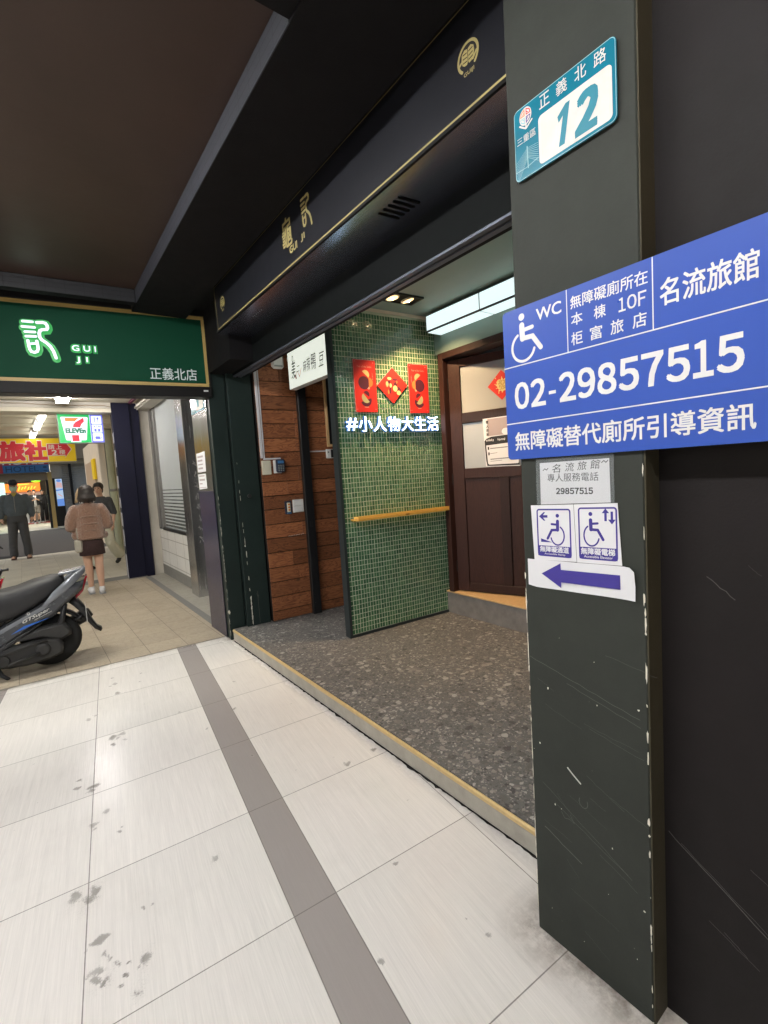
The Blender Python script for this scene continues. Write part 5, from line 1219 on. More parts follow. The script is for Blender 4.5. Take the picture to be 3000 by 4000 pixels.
m = MB(); m.box(1.502, 1.9, 12.95, 18.4, 0, 2.85); m.box(1.62, 1.9, 8.85, 12.94, 0, 2.85); m.build('wall_face', M['creamwall'], t)
m = MB(); m.box(1.494, 1.5015, 15.4, 18.1, 1.2, 2.32); m.build('panel', M['tanwall'], t)
m = MB(); m.box(1.49, 1.56, 12.80, 12.945, 0, 2.85); m.build('dark_gap', M['black'], t)
m = MB(); m.box(1.44, 1.492, 15.1, 15.7, 1.78, 2.34, .004); tag(m.build('wall_sign', M['yellow_sign']), 'small upright yellow sign sticking out of the cream wall', 'sign')
t = thing('drain_pipe', (1.55, 12.6, 0), 'fat pale green drain pipe rising from the footway beside the navy column', 'pipe')
m = MB(); m.lathe((1.555, 12.62, 0), (0, 0, 1), [(0, .085), (.02, .085), (2.82, .085), (2.84, .085)], 20); m.build('pipe_run', M['greenpipe'], t)
m = MB(); m.lathe((1.555, 12.62, 1.42), (0, 0, 1), [(0, .086), (.01, .095), (.05, .095), (.06, .086)], 20); m.build('clamp', M['greyframe'], t)
# yellow hotel sign
t = thing('hanging_sign', (0, 13.5, 2.2), 'bright yellow sign with big red characters and a red arrow across the walkway', 'sign')
FYS = Fr((0, 13.5, 0), (.9985, -.02, 0))
m = MB(FYS); m.box(-2.2, .961, 2.185, 2.742, -.12, -.002, .005); m.build('casing', M['shutter'], t)
m = MB(FYS); m.flat([(-2.18, 2.20), (.950, 2.20), (.950, 2.738), (-2.18, 2.738)], 0); m.build('face', M['yellow_sign'], t)
m = MB(FYS); 
for c, a, b in (('旅', -.475, -.035), ('社', -.005, .375)): m.text(c, a - .012, b + .012, 2.243, 2.667, .0012, .062)
m.flat([(.393, 2.332), (.735, 2.332), (.735, 2.285), (.885, 2.482), (.795, 2.618), (.393, 2.618)], .0012); m.build('white_outline', M['sign_white'], t)
m = MB(FYS)
for c, a, b in (('旅', -.475, -.035), ('社', -.005, .375)): m.text(c, a, b, 2.25, 2.66, .0022, .048)
m.flat([(.405, 2.345), (.745, 2.345), (.745, 2.305), (.865, 2.482), (.785, 2.605), (.405, 2.605)], .0022); m.build('lettering', M['red_letter'], t)
m = MB(FYS); m.text('請', .425, .545, 2.485, 2.59, .0032, .012); m.text('上', .575, .685, 2.485, 2.585, .0032, .02); m.text('2', .485, .585, 2.36, 2.465, .0032, .03); m.text('樓', .625, .745, 2.36, 2.47, .0032, .012); m.build('lettering', M['sign_white'], t)
# far side of the street
t = thing('hotel_sign', (0, 24.4, 2.4), 'faded blue board with dark HOTEL lettering under a red strip across the street', 'sign')
FH = FY(24.4)
m = MB(FH); m.box(-3.0, .715, 2.385, 2.70, -.12, 0, .005); m.build('board', M['hotel_blue'], t)
m = MB(FH); m.text('HOTEL', -.72, .35, 2.43, 2.655, .002, .01); m.disc(.57, 2.59, .07, .002, 16, .045); m.flat([(.51, 2.43), (.64, 2.43), (.64, 2.46), (.51, 2.46)], .002); m.build('lettering', M['hotel_letter'], t)
m = MB(FH); m.box(-3, .70, 2.702, 2.93, -.12, .0); m.box(-1.2, -.81, 2.39, 2.69, .001, .006); m.build('red_board', M['hotel_red'], t)
m = MB(FH); m.text('HOTEL', -.8, .55, 2.73, 2.90, .002, .03); m.build('lettering', M['sign_white'], t)
t = thing('far_arcade', (0, 26, 0), 'brown lintel and pillars of the arcade on the far side of the street', 'building')
m = MB(); m.box(-12, .60, 24.7, 25.1, 2.06, 2.384); m.box(-12, 12, 24.9, 25.3, 2.94, 8); m.build('lintel', M['brown'], t)
m = MB(); m.box(.545, .625, 24.62, 25.1, 0, 2.06); m.build('jamb', M['black'], t)
m = MB(); m.box(.632, .775, 24.60, 25.1, 0, 2.39); m.build('ochre_pillar', M['yellowpost'], t)
m = MB(); m.box(.80, 1.18, 25.56, 26, 0, 3.1); m.box(1.455, 1.545, 25.4, 26, 0, 3.1); m.build('dark_pillar', M['black'], t)
m = MB(); m.box(.776, 1.2, 25.53, 25.9, 2.14, 3.1); m.build('grey_panel', M['shutter'], t)
m = MB(); m.box(-12, 12, 25.3, 38, 2.75, 2.95); m.build('ceiling', M['offwhite'], t)
m = MB(); m.box(-12, 12, 38, 38.2, 0, 3); m.box(.92, 1.1, 26.1, 38, 0, 2.75); m.build('rear_wall', M['wallwhite'], t)
def shutter(x0, x1, label, top=3.0):
    s = thing('roller_shutter', ((x0 + x1) / 2, 25.6, 0), label, 'roller shutter', 'closed shutters across the street')
    m = MB(FY(25.6)); n = int(top / .085); rows = []
    for k in range(n * 4 + 1):
        z = k * top / (n * 4); rows.append((m.pt((x0, z, .018 * math.sin(k * math.pi / 2))), m.pt((x1, z, .018 * math.sin(k * math.pi / 2)))))
    for A, B in zip(rows, rows[1:]): m.face((A[0], A[1], B[1], B[0]), True)
    m.build('curtain', M['shutter'], s)
    m = MB(FY(25.6)); m.box(x0, x1, 0, .08, -.01, .03); m.build('bottom_rail', M['greyframe'], s)
shutter(1.185, 1.452, 'narrow grey roller shutter right of the glowing blue poster box'); shutter(1.548, 2.10, 'wide grey roller shutter left of the cream corner wall', 3.4)
t = thing('poster_light_box', (1.02, 25.5, .9), 'tall glowing poster box with pink and blue picture across the street', 'light box')
m = MB(FY(25.5)); m.box(.885, 1.17, .885, 2.12, -.05, -.002, .004); m.build('casing', M['greyedge'], t)
m = MB(FY(25.5)); m.flat([(.90, .90), (1.155, .90), (1.155, 2.10), (.90, 2.10)], 0); m.build('face', M['adlight'], t)
m = MB(FY(25.5)); m.flat([(.90, .90), (1.155, .90), (1.155, 1.22), (.90, 1.20)], .002); m.disc(1.03, 2.02, .09, .002, 14, .06); m.flat([(.90, 1.56), (1.155, 1.60), (1.155, 1.66), (.90, 1.62)], .002); m.build('print', M['adblue'], t)
m = MB(FY(25.5)); m.flat([(.905, 1.72), (1.15, 1.70), (1.13, 1.92), (.96, 1.98)], .0024); m.flat([(.95, 1.40), (1.10, 1.30), (1.11, 1.34), (.97, 1.47)], .0024); m.build('print', M['adpink'], t)
t = thing('handrail', (.75, 26, 0), 'bent stainless handrail standing at the far kerb', 'handrail')
m = MB(); m.tube([(.66, 25.3, 0), (.655, 25.3, .56), (.68, 25.35, .66), (.76, 25.6, .69), (.84, 25.85, .66), (.85, 25.9, .55), (.85, 25.9, 0)], .028, 10); m.build('rail', M['chrome'], t)
t = thing('led_shop_sign', (-.3, 31, 1.6), 'glowing orange shop sign deep in the far arcade', 'shop sign')
m = MB(FY(31)); m.box(-1.10, .42, 1.66, 2.10, -.1, 0); m.build('face', M['led'], t)
m = MB(FY(31)); [m.stroke([(-.5 + .13 * q, 1.75 + .03 * (q % 3)), (-.44 + .13 * q, 1.93 - .04 * (q % 2))], .05, .004) for q in range(6)]; m.flat([(-.5, 2.0), (.0, 2.03), (-.05, 2.075), (-.5, 2.06)], .004); m.build('lettering', M['led2'], t)
m = MB(FY(30)); m.disc(.26, 2.16, .19, 0, 24, .075); lm = thing('round_shop_lamp', (.26, 30, 2.1), 'lime green lit oval lamp above the orange shop sign', 'lamp')
m2 = MB(); m2.ball((.26, 30, 2.16), (.19, .08, .075), 20, 8); m2.build('shade', M['lime'], lm)
t = thing('lit_board', (-1.2, 29, 1), 'pale aqua lit shop board at the left edge of the far arcade', 'sign')
m = MB(FY(29)); m.box(-1.9, -.98, .9, 2.13, -.08, 0); m.build('face', M['aqua'], t)
m = MB(FY(29)); m.box(-1.9, -.92, .93, 1.35, .004, .02); m.build('green_strip', M['greenled'], t)
m = MB(); m.box(-1.0, .5, 31.2, 31.4, 0, 1.64); tag(m.build('shop_counter_wall', M['paper']), 'pale shop wall below the glowing orange sign', 'wall')
t = tube_fixture('ceiling_lamp', (-.35, 28, 2.74), 2.4, 'fluorescent lamp in the far arcade across the street', M['tube_far'], None)
m = MB(); m.box(-.5, .7, 30.0, 30.9, .003, .012); tag(m.build('red_mat', M['hotel_red']), 'red door mat on the far pavement behind the distant pedestrians', 'mat')

# ------------------------------------------------------------------ scooters
def SP(a, b, c): return (a, c, b)
def make_scooter(label, decals=True, group=None):
    t = thing('scooter', (0, 0, 0), label, 'scooter', group)
    def side(poly, y0, y1, bev, name, mat, par=t):
        m = MB(); m.prism(poly, y0, y1, bev, True, axis=SP); return m.build(name, M[mat], par)
    def wheel(x, r_, w_):
        m = MB(); m.lathe((x, -w_ / 2, r_), (0, 1, 0), [(0, r_ * .66), (.004, r_ * .84), (w_ * .22, r_ * .97), (w_ * .5, r_), (w_ * .78, r_ * .97), (w_ - .004, r_ * .84), (w_, r_ * .66)], 36); wl = m.build('wheel', M['tyre'], t)
        m = MB(); m.lathe((x, -w_ * .38, r_), (0, 1, 0), [(0, r_ * .62), (.012, r_ * .68), (w_ * .76 - .012, r_ * .68), (w_ * .76, r_ * .62)], 28)
        for k in range(3):
            a = 2 * math.pi * k / 3 + .4; m.tube([(x + .03 * math.cos(a), 0, r_ + .03 * math.sin(a)), (x + r_ * .64 * math.cos(a), 0, r_ + r_ * .64 * math.sin(a))], .018, 8)
        m.build('rim', M['engine'], wl)
    wheel(0, .218, .10); wheel(-1.26, .215, .09)
    side([(-.56, .27), (-.33, .235), (-.05, .405), (.04, .435), (.175, .555), (.255, .625), (.275, .70), (.10, .665), (-.02, .56), (-.33, .405), (-.60, .42)], -.15, .15, .035, 'body_panel', 'sc_panel')
    side([(-.62, .255), (-.33, .215), (-.06, .385), (-.05, .41), (-.34, .262), (-.62, .30)], -.155, .155, .012, 'lower_trim', 'sc_black')
    # seat
    m = MB(); L = []
    for x, zt, zb, w_ in ((-.74, .66, .52, .08), (-.66, .695, .50, .12), (-.50, .70, .46, .145), (-.32, .70, .44, .15), (-.20, .715, .47, .155), (-.08, .75, .53, .155), (.04, .768, .60, .14), (.10, .764, .645, .11), (.135, .742, .675, .06)):
        zc, hz = (zt + zb) / 2, (zt - zb) / 2
        L.append([(x, w_ * math.copysign(abs(math.cos(a)) ** .6, math.cos(a)), zc + hz * math.copysign(abs(math.sin(a)) ** .6, math.sin(a))) for a in [2 * math.pi * k / 20 for k in range(20)]])
    m.rings(L); m.build('seat', M['sc_seat'], t)
    # grab rail
    m = MB()
    for s_ in (-1, 1): m.rings([[(x, s_ * (y + .020 * math.cos(a)), z + h * math.sin(a)) for a in [2 * math.pi * k / 12 for k in range(12)]] for x, y, z, h in ((-.03, .142, .535, .012), (.05, .148, .605, .040), (.14, .142, .672, .046), (.22, .118, .735, .040), (.275, .08, .772, .028), (.295, .01, .782, .020))])
    m.rings([[(x + .012 * math.cos(a), y, z + .03 * math.sin(a) * .5) for a in [2 * math.pi * k / 10 for k in range(10)]] for x, y, z in ((.26, -.10, .775), (.275, -.05, .79), (.28, 0, .793), (.275, .05, .79), (.26, .10, .775))])
    m.prism([(.10, -.07), (.20, -.09), (.275, -.06), (.275, .06), (.20, .09), (.10, .07)], .768, .792, .006, axis=lambda a, b, c: (a, b, c + .10 * (a - .2)))
    m.build('grab_rail', M['sc_rail'], t)
    side([(.13, .60), (.25, .66), (.285, .715), (.19, .70)], -.10, .10, .02, 'lamp_cluster', 'sc_lens')
    side([(.262, .655), (.288, .72), (.302, .72), (.262, .60), (.205, .545), (.20, .56)], -.095, .095, .008, 'tail_lamp', 'sc_red')
    # rear mudguard and plate arm
    m = MB(); m.rings([[(x + tx * h, w_ * c, z + tz * h) for c, h in ((-1, -.5), (1, -.5), (1, .5), (-1, .5))] for x, z, w_, tx, tz in ((.15, .55, .05, .04, .04), (.20, .50, .075, .045, .03), (.235, .445, .08, .04, .02), (.285, .33, .07, .028, .014), (.325, .255, .06, .02, .016), (.365, .222, .05, .012, .022))]); m.build('rear_mudguard', M['sc_black'], t)
    m = MB(); m.box(.262, .268, -.09, .09, .32, .47, .002); fl = m.build('number_plate', M['plate_white'], t)
    m = MB(); m.rings([[(.218 * 1.12 * math.cos(R(a)), y, .218 + .218 * 1.12 * math.sin(R(a))) for y in (-.06, .06)] + [(.218 * 1.2 * math.cos(R(a)), y, .218 + .218 * 1.2 * math.sin(R(a))) for y in (.06, -.06)] for a in range(28, 150, 10)]); m.build('inner_fender', M['sc_black'], t)
    m = MB(); m.tube([(.17, -.07, .36), (.215, -.075, .375), (.235, -.075, .395)], .010, 8); m.build('bracket', M['sc_black'], t)
    # engine and transmission case on the left side, exhaust on the right
    side([(-.46, .14), (-.33, .09), (-.18, .075), (-.02, .09), (.07, .12), (.085, .19), (.05, .255), (-.06, .27), (-.26, .255), (-.46, .215)], -.165, -.075, .022, 'transmission_case', 'engine')
    side([(-.30, .285), (-.08, .365), (.10, .378), (.150, .31), (.145, .262), (.07, .225), (-.06, .275)], -.155, -.075, .025, 'air_cleaner', 'engine')
    side([(-.60, .13), (-.46, .10), (-.44, .25), (-.2, .28), (-.1, .33), (-.25, .37), (-.6, .33)], -.11, .11, .02, 'engine', 'engine')
    m = MB(); m.lathe((-.06, -.168, .185), (0, -1, 0), [(0, .055), (.008, .052), (.012, .03)], 20); m.lathe((-.32, -.166, .155), (0, -1, 0), [(0, .045), (.010, .040)], 18)
    m.tube([(-.36, -.17, .20), (-.20, -.178, .235), (-.02, -.172, .265)], .011, 8); m.build('case_cover', M['engine'], t)
    m = MB(); m.tube([(-.08, -.185, .17), (-.26, -.19, .13), (-.29, -.20, .12)], .010, 8); m.build('kick_lever', M['engine'], t)
    m = MB(); m.tube([(-.35, .13, .15), (-.1, .15, .19), (.02, .16, .23), (.24, .165, .33), (.30, .165, .36)], [.02, .025, .052, .058, .04], 14); m.build('exhaust', M['engine'], t)
    m = MB(); m.tube([(.0, -.12, .22), (.09, -.12, .40), (.12, -.11, .52)], .022, 10); m.build('shock_absorber', M['black'], t)
    m = MB(); m.tube([(-.38, -.09, .12), (-.34, -.12, .03), (-.30, -.16, .005)], .014, 8); m.tube([(-.38, .09, .12), (-.34, .12, .03), (-.30, .16, .005)], .014, 8); m.tube([(-.38, -.10, .11), (-.38, .10, .11)], .014, 8); m.build('centre_stand', M['black'], t)
    # floorboard, front shield, fork, fender, handlebar
    side([(-1.02, .25), (-.55, .25), (-.55, .30), (-.98, .305)], -.15, .15, .015, 'floorboard', 'sc_black')
    side([(-1.03, .26), (-.96, .30), (-1.02, .62), (-1.06, .86), (-1.12, .90), (-1.21, .72), (-1.18, .50), (-1.10, .36)], -.19, .19, .05, 'front_shield', 'sc_panel')
    side([(-1.21, .66), (-1.235, .74), (-1.15, .88), (-1.12, .86)], -.12, .12, .02, 'headlamp', 'sc_lens')
    side([(-1.47, .30), (-1.42, .40), (-1.26, .46), (-1.10, .42), (-1.16, .40), (-1.27, .42), (-1.40, .36)], -.06, .06, .012, 'front_fender', 'sc_panel')
    m = MB()
    for s_ in (-1, 1): m.tube([(-1.26, s_ * .065, .215), (-1.13, s_ * .055, .62)], .020, 10)
    m.build('fork', M['engine'], t)
    side([(-1.10, .90), (-.99, .93), (-1.0, 1.0), (-1.08, 1.02), (-1.13, .95)], -.14, .14, .03, 'handlebar_cowl', 'sc_black')
    m = MB(); m.tube([(-.98, -.34, 1.0), (-1.02, -.14, .98), (-1.02, .14, .98), (-.98, .34, 1.0)], .016, 10); m.build('handlebar', M['sc_black'], t)
    for s_ in (-1, 1):
        m = MB(); m.tube([(-1.02, s_ * .20, .99), (-1.03, s_ * .23, 1.14)], .006, 8); m.ball((-1.03, s_ * .25, 1.18), (.012, .065, .045), 14, 8); m.build('mirror', M['sc_black'], t)
        m = MB(); m.tube([(-1.06, s_ * .16, .98), (-1.06, s_ * .24, .985), (-1.02, s_ * .33, .99)], .006, 8); m.build('brake_lever', M['chrome'], t)
    m = MB(Fr((0, -.1506, 0), (1, 0, 0), (0, 0, 1))); m.flat([(-.34, .375), (-.315, .372), (-.02, .512), (.03, .560), (-.02, .545), (-.33, .398)], .0004); m.build('trim_stripe', M['sc_rail'], t)
    if decals:
        Fd = Fr((-.20, -.1512, .385), (.93, 0, .367), (-.367, 0, .93))
        m = MB(Fr((0, -.1512, 0), (1, 0, 0), (0, 0, 1))); m.flat([(-.255, .352), (-.165, .405), (-.02, .432), (.01, .437), (-.12, .398)], .0003); m.build('blue_decal', M['sc_blue'], t)
        m = MB(Fd); m.text('GTSuper', .045, .245, .018, .050, .0010, .02, .45); m.stroke([(.12, .010), (.25, .012)], .003, .001); m.disc(.11, .078, .011, .0008, 16); m.build('lettering', M['plate_white'], t)
        m = MB(Fd); m.disc(.11, .078, .006, .0012, 16); m.build('badge', M['sc_panel'], t)
    else:
        m = MB(); m.tube([(.20, -.10, .62), (.245, -.14, .64)], .010, 8); m.build('indicator_stalk', M['sc_black'], t)
        m = MB(); m.ball((.262, -.150, .648), (.024, .032, .024), 14, 8); m.build('indicator', M['amber'], t)
        m = MB(); m.tube([(.22, -.06, .70), (.265, -.075, .715), (.285, -.08, .78), (.30, -.08, .80), (.35, -.085, .803)], [.014, .014, .013, .013, .012], 10); m.build('rack_hook', M['sc_black'], t)
    return t
s1 = make_scooter('black and grey scooter with a blue side decal parked tail toward the shops')
s1.location = (.02, 4.91, 0); s1.rotation_euler = (0, 0, R(-3))
s2 = make_scooter('dark scooter with an amber indicator parked just behind the blue decal one', False)
s2.location = (-.575, 5.50, 0); s2.rotation_euler = (0, 0, R(-3))
copy_thing(s2, (-1.05, 14.75, -.02), R(8), 'black scooter on the asphalt at the left edge behind the masked man')

# ------------------------------------------------------------------ people
def hand(m, wrist, d, side, s=1.0, curl=.5, fwd=(0, -1, 0)):
    """palm and five fingers at a wrist; d = direction of the hand, side = towards the thumb"""
    w0 = Vector(wrist); d = Vector(d).normalized(); t = Vector(side).normalized(); f = Vector(fwd).normalized()
    m.tube([w0, w0 + d * .03 * s, w0 + d * .085 * s], [.026 * s, .032 * s, .034 * s], 12)
    for k, (o, l) in enumerate(((.026, .068), (.009, .078), (-.008, .072), (-.024, .056))):
        a = w0 + d * .082 * s + t * o * s; b = a + (d + f * curl * .4).normalized() * l * .5 * s; c = b + (d + f * curl * 1.3).normalized() * l * .5 * s
        chain(m, [(*a, .0105 * s), (*b, .0095 * s), (*c, .008 * s)], 8)
    a = w0 + d * .03 * s + t * .026 * s; b = a + (d * .6 + t * .7 + f * .3).normalized() * .038 * s; c = b + (d * .9 + t * .2 + f * .4).normalized() * .03 * s
    chain(m, [(*a, .013 * s), (*b, .011 * s), (*c, .009 * s)], 8)
def head(m, c, s=1.0, yaw=0.0):
    cy, sy = math.cos(yaw), math.sin(yaw)
    def q(x, y, z): return (c[0] + s * (x * cy - y * sy), c[1] + s * (x * sy + y * cy), c[2] + s * z)
    m.ball(q(0, .012, .03), (.076 * s, .092 * s, .095 * s), 20, 12); m.ball(q(0, -.022, -.045), (.058 * s, .068 * s, .068 * s), 18, 10); m.ball(q(0, -.055, -.088), (.026 * s, .026 * s, .022 * s))
    m.ball(q(0, -.088, -.015), (.013 * s, .020 * s, .026 * s)); m.ball(q(0, -.078, .012), (.010 * s, .014 * s, .03 * s))
    for k in (-1, 1): m.ball(q(k * .076, .012, -.01), (.012 * s, .020 * s, .032 * s))
    return q
def face(q, par, s=1.0, mouth=True):
    m = MB()
    for k in (-1, 1): m.ball(q(k * .031, -.074, .012), (.014 * s, .009 * s, .0075 * s), 10, 6)
    m.build('eye', M['eye'], par)
    m = MB()
    for k in (-1, 1): m.tube([q(k * .014, -.080, .036), q(k * .032, -.080, .042), q(k * .050, -.066, .036)], .0045 * s, 6)
    m.build('eyebrow', M['hair'], par)
    if mouth:
        m = MB(); m.ball(q(0, -.084, -.060), (.022 * s, .008 * s, .008 * s), 12, 6); m.build('mouth', M['lip'], par)
def legs(m, J, r=(.085, .058, .048, .034)):
    for hip, knee, ankle in J: chain(m, [(*hip, r[0]), (*((Vector(hip) * .45 + Vector(knee) * .55)), r[0] * .82), (*knee, r[1]), (*((Vector(knee) * .68 + Vector(ankle) * .32)), r[2] * 1.12), (*ankle, r[3])])
def arms(m, J, r=(.048, .040, .028)):
    for sh, el, wr in J: chain(m, [(*sh, r[0]), (*el, r[1]), (*wr, r[2])])
def shoe(m, a, d, s=1.0, h=.05):
    d = Vector(d).normalized(); a = Vector(a); z = Vector((0, 0, 1))
    m.tube([a - d * .055 * s, a + d * .0 * s, a + d * .09 * s, a + d * .155 * s], [.036 * s, .042 * s, .043 * s, .030 * s], 14)
    m.ball(a - d * .05 * s, .038 * s); m.ball(a + d * .155 * s, (.036 * s, .036 * s, .030 * s))

# woman seen from behind
def woman_back():
    p = thing('person', (0, 0, 0), 'person in a brown fleece jacket and dark mini skirt seen from behind, walking away', 'person')
    m = MB(); q = head(m, (.0, 0, 1.425), .92)
    m.tube([(0, .015, 1.27), (0, .01, 1.38)], [.05, .045], 14)
    m.loft([(0, 0, .70, .13, .10), (0, 0, .80, .155, .11), (0, 0, .95, .125, .09), (0, 0, 1.12, .145, .10), (0, 0, 1.24, .15, .085), (0, .01, 1.30, .06, .055)])
    LG = [((-.075, 0, .76), (-.070, .02, .43), (-.070, .045, .085)), ((.078, 0, .76), (.068, -.02, .43), (.060, -.06, .085))]
    legs(m, LG, (.086, .056, .050, .033))
    AR = [((-.175, 0, 1.21), (-.235, .0, 1.0), (-.13, -.17, .98)), ((.175, 0, 1.21), (.235, .0, 1.0), (.13, -.17, .98))]
    arms(m, AR); hand(m, AR[0][2], (.5, -.8, .1), (0, -.2, 1), .9); hand(m, AR[1][2], (-.5, -.8, .1), (0, -.2, 1), .9)
    b = blob(m, 'body', M['skin'], p, .0085, 3); face(q, p, .92)
    m = MB(); m.loft([(0, .01, .785, .185, .13), (0, .01, .80, .20, .145), (0, .01, .90, .19, .14), (0, .0, 1.05, .185, .135), (0, .0, 1.18, .19, .125), (0, .005, 1.245, .165, .105), (0, .012, 1.29, .09, .075), (0, .015, 1.315, .07, .062)], 28)
    for s_ in (-1, 1): chain(m, [(s_ * .165, 0, 1.205, .078), (s_ * .215, .005, 1.10, .082), (s_ * .240, 0, .985, .080), (s_ * .17, -.12, .965, .066), (s_ * .13, -.17, .98, .052)])
    m.ball((-.20, -.03, .83), (.04, .06, .05)); m.ball((.195, -.02, .85), (.05, .06, .06))
    for zz in (.905, .99, 1.085): m.rings([[(.172 * math.cos(a) * (1 + .02 * math.sin(zz * 40)), .128 * math.sin(a) + .012 + .006, zz + .012 * math.cos(a * 2) * .3 + h) for h in (0,)] [0:1] * 1 and [(.0, .0, 0)] for a in (0,)]) if False else None
    blob(m, 'fleece_jacket', M['fleece'], p, .011, 4, .0022)
    m = MB()
    for zz in (.905, 1.0, 1.10): m.tube([(.150 * math.sin(t), .006 + .139 * math.cos(t) + (.004 if zz < 1.05 else -.002), zz + .012 * math.cos(t * 1.5)) for t in [(-1.05 + 2.1 * k / 12) for k in range(13)]], .010, 8)
    m.build('jacket_seam', M['fleece'], p)
    m = MB(); m.loft([(0, 0, .565, .168, .130), (0, 0, .572, .172, .134), (0, 0, .70, .165, .128), (0, 0, .82, .15, .115)], 28); m.build('skirt', M['skirt'], p)
    m = MB()
    m.loft([(0, .01, 1.302, .075, .07), (0, .012, 1.315, .098, .098), (0, .012, 1.36, .112, .118), (0, .012, 1.43, .108, .118), (0, .010, 1.49, .096, .106), (0, .008, 1.53, .070, .078), (0, .008, 1.548, .03, .035)], 26)
    for k in range(22):
        a = -.3 + math.pi * 1.2 * k / 21; x, y = .098 * math.cos(a), .012 + .105 * math.sin(a); m.tube([(x * .9, y * .9, 1.42), (x * 1.12, y * 1.10, 1.36), (x * 1.06, y * 1.02, 1.318 - .012 * (k % 3))], [.02, .022, .008], 8)
    blob(m, 'hair', M['hair'], p, .008, 3)
    m = MB(); m.tube([(.085, -.03, 1.50), (.116, -.02, 1.42), (.124, -.015, 1.35), (.15, -.02, 1.305)], [.012, .022, .022, .006], 10); m.tube([(.092, .02, 1.49), (.118, .02, 1.41), (.122, .02, 1.33), (.135, .02, 1.30)], [.010, .014, .014, .005], 10); m.build('hair_lock', M['hair_light'], p)
    m = MB(); m.ball((-.068, .055, 1.308), (.034, .03, .014)); m.ball((.068, .052, 1.306), (.036, .03, .016)); m.build('collar', M['whitecloth'], p)
    m = MB(); shoe(m, (-.070, .045, .045), (-.05, -1, 0), .86); m.tube([(-.07, .05, .05), (-.07, .05, .11)], [.042, .038], 12); shoe(m, (.058, -.062, .045), (.15, -1, 0), .86); m.tube([(.058, -.058, .05), (.058, -.058, .11)], [.042, .038], 12); blob(m, 'shoe', M['shoe'], p, .008, 2)
    m = MB()
    for x, y in ((-.070, .045), (.060, -.062)): m.prism([(x - .040, y + .065), (x + .040, y + .065), (x + .044, y - .06), (x + .032, y - .165), (x - .032, y - .165), (x - .044, y - .06)], .002, .020, .004)
    m.build('shoe_sole', M['sole'], p)
    return p
w1 = woman_back(); w1.scale = (.92, 1, 1); w1.location = (.612, 7.80, 0); w1.rotation_euler = (0, 0, math.pi)
bg = thing('shoulder_bag', (.44, 7.72, .60), 'pale grey cloth bag hanging at the left hip of the fleece jacket wearer', 'bag')
m = MB(); m.box(.41, .50, 7.70, 7.86, .62, .80, .02); m.build('pouch', M['greybag'], bg)
m = MB(); m.tube([(.455, 7.72, .79), (.45, 7.74, .95), (.44, 7.80, 1.02)], .008, 8); m.build('strap', M['greybag'], bg)

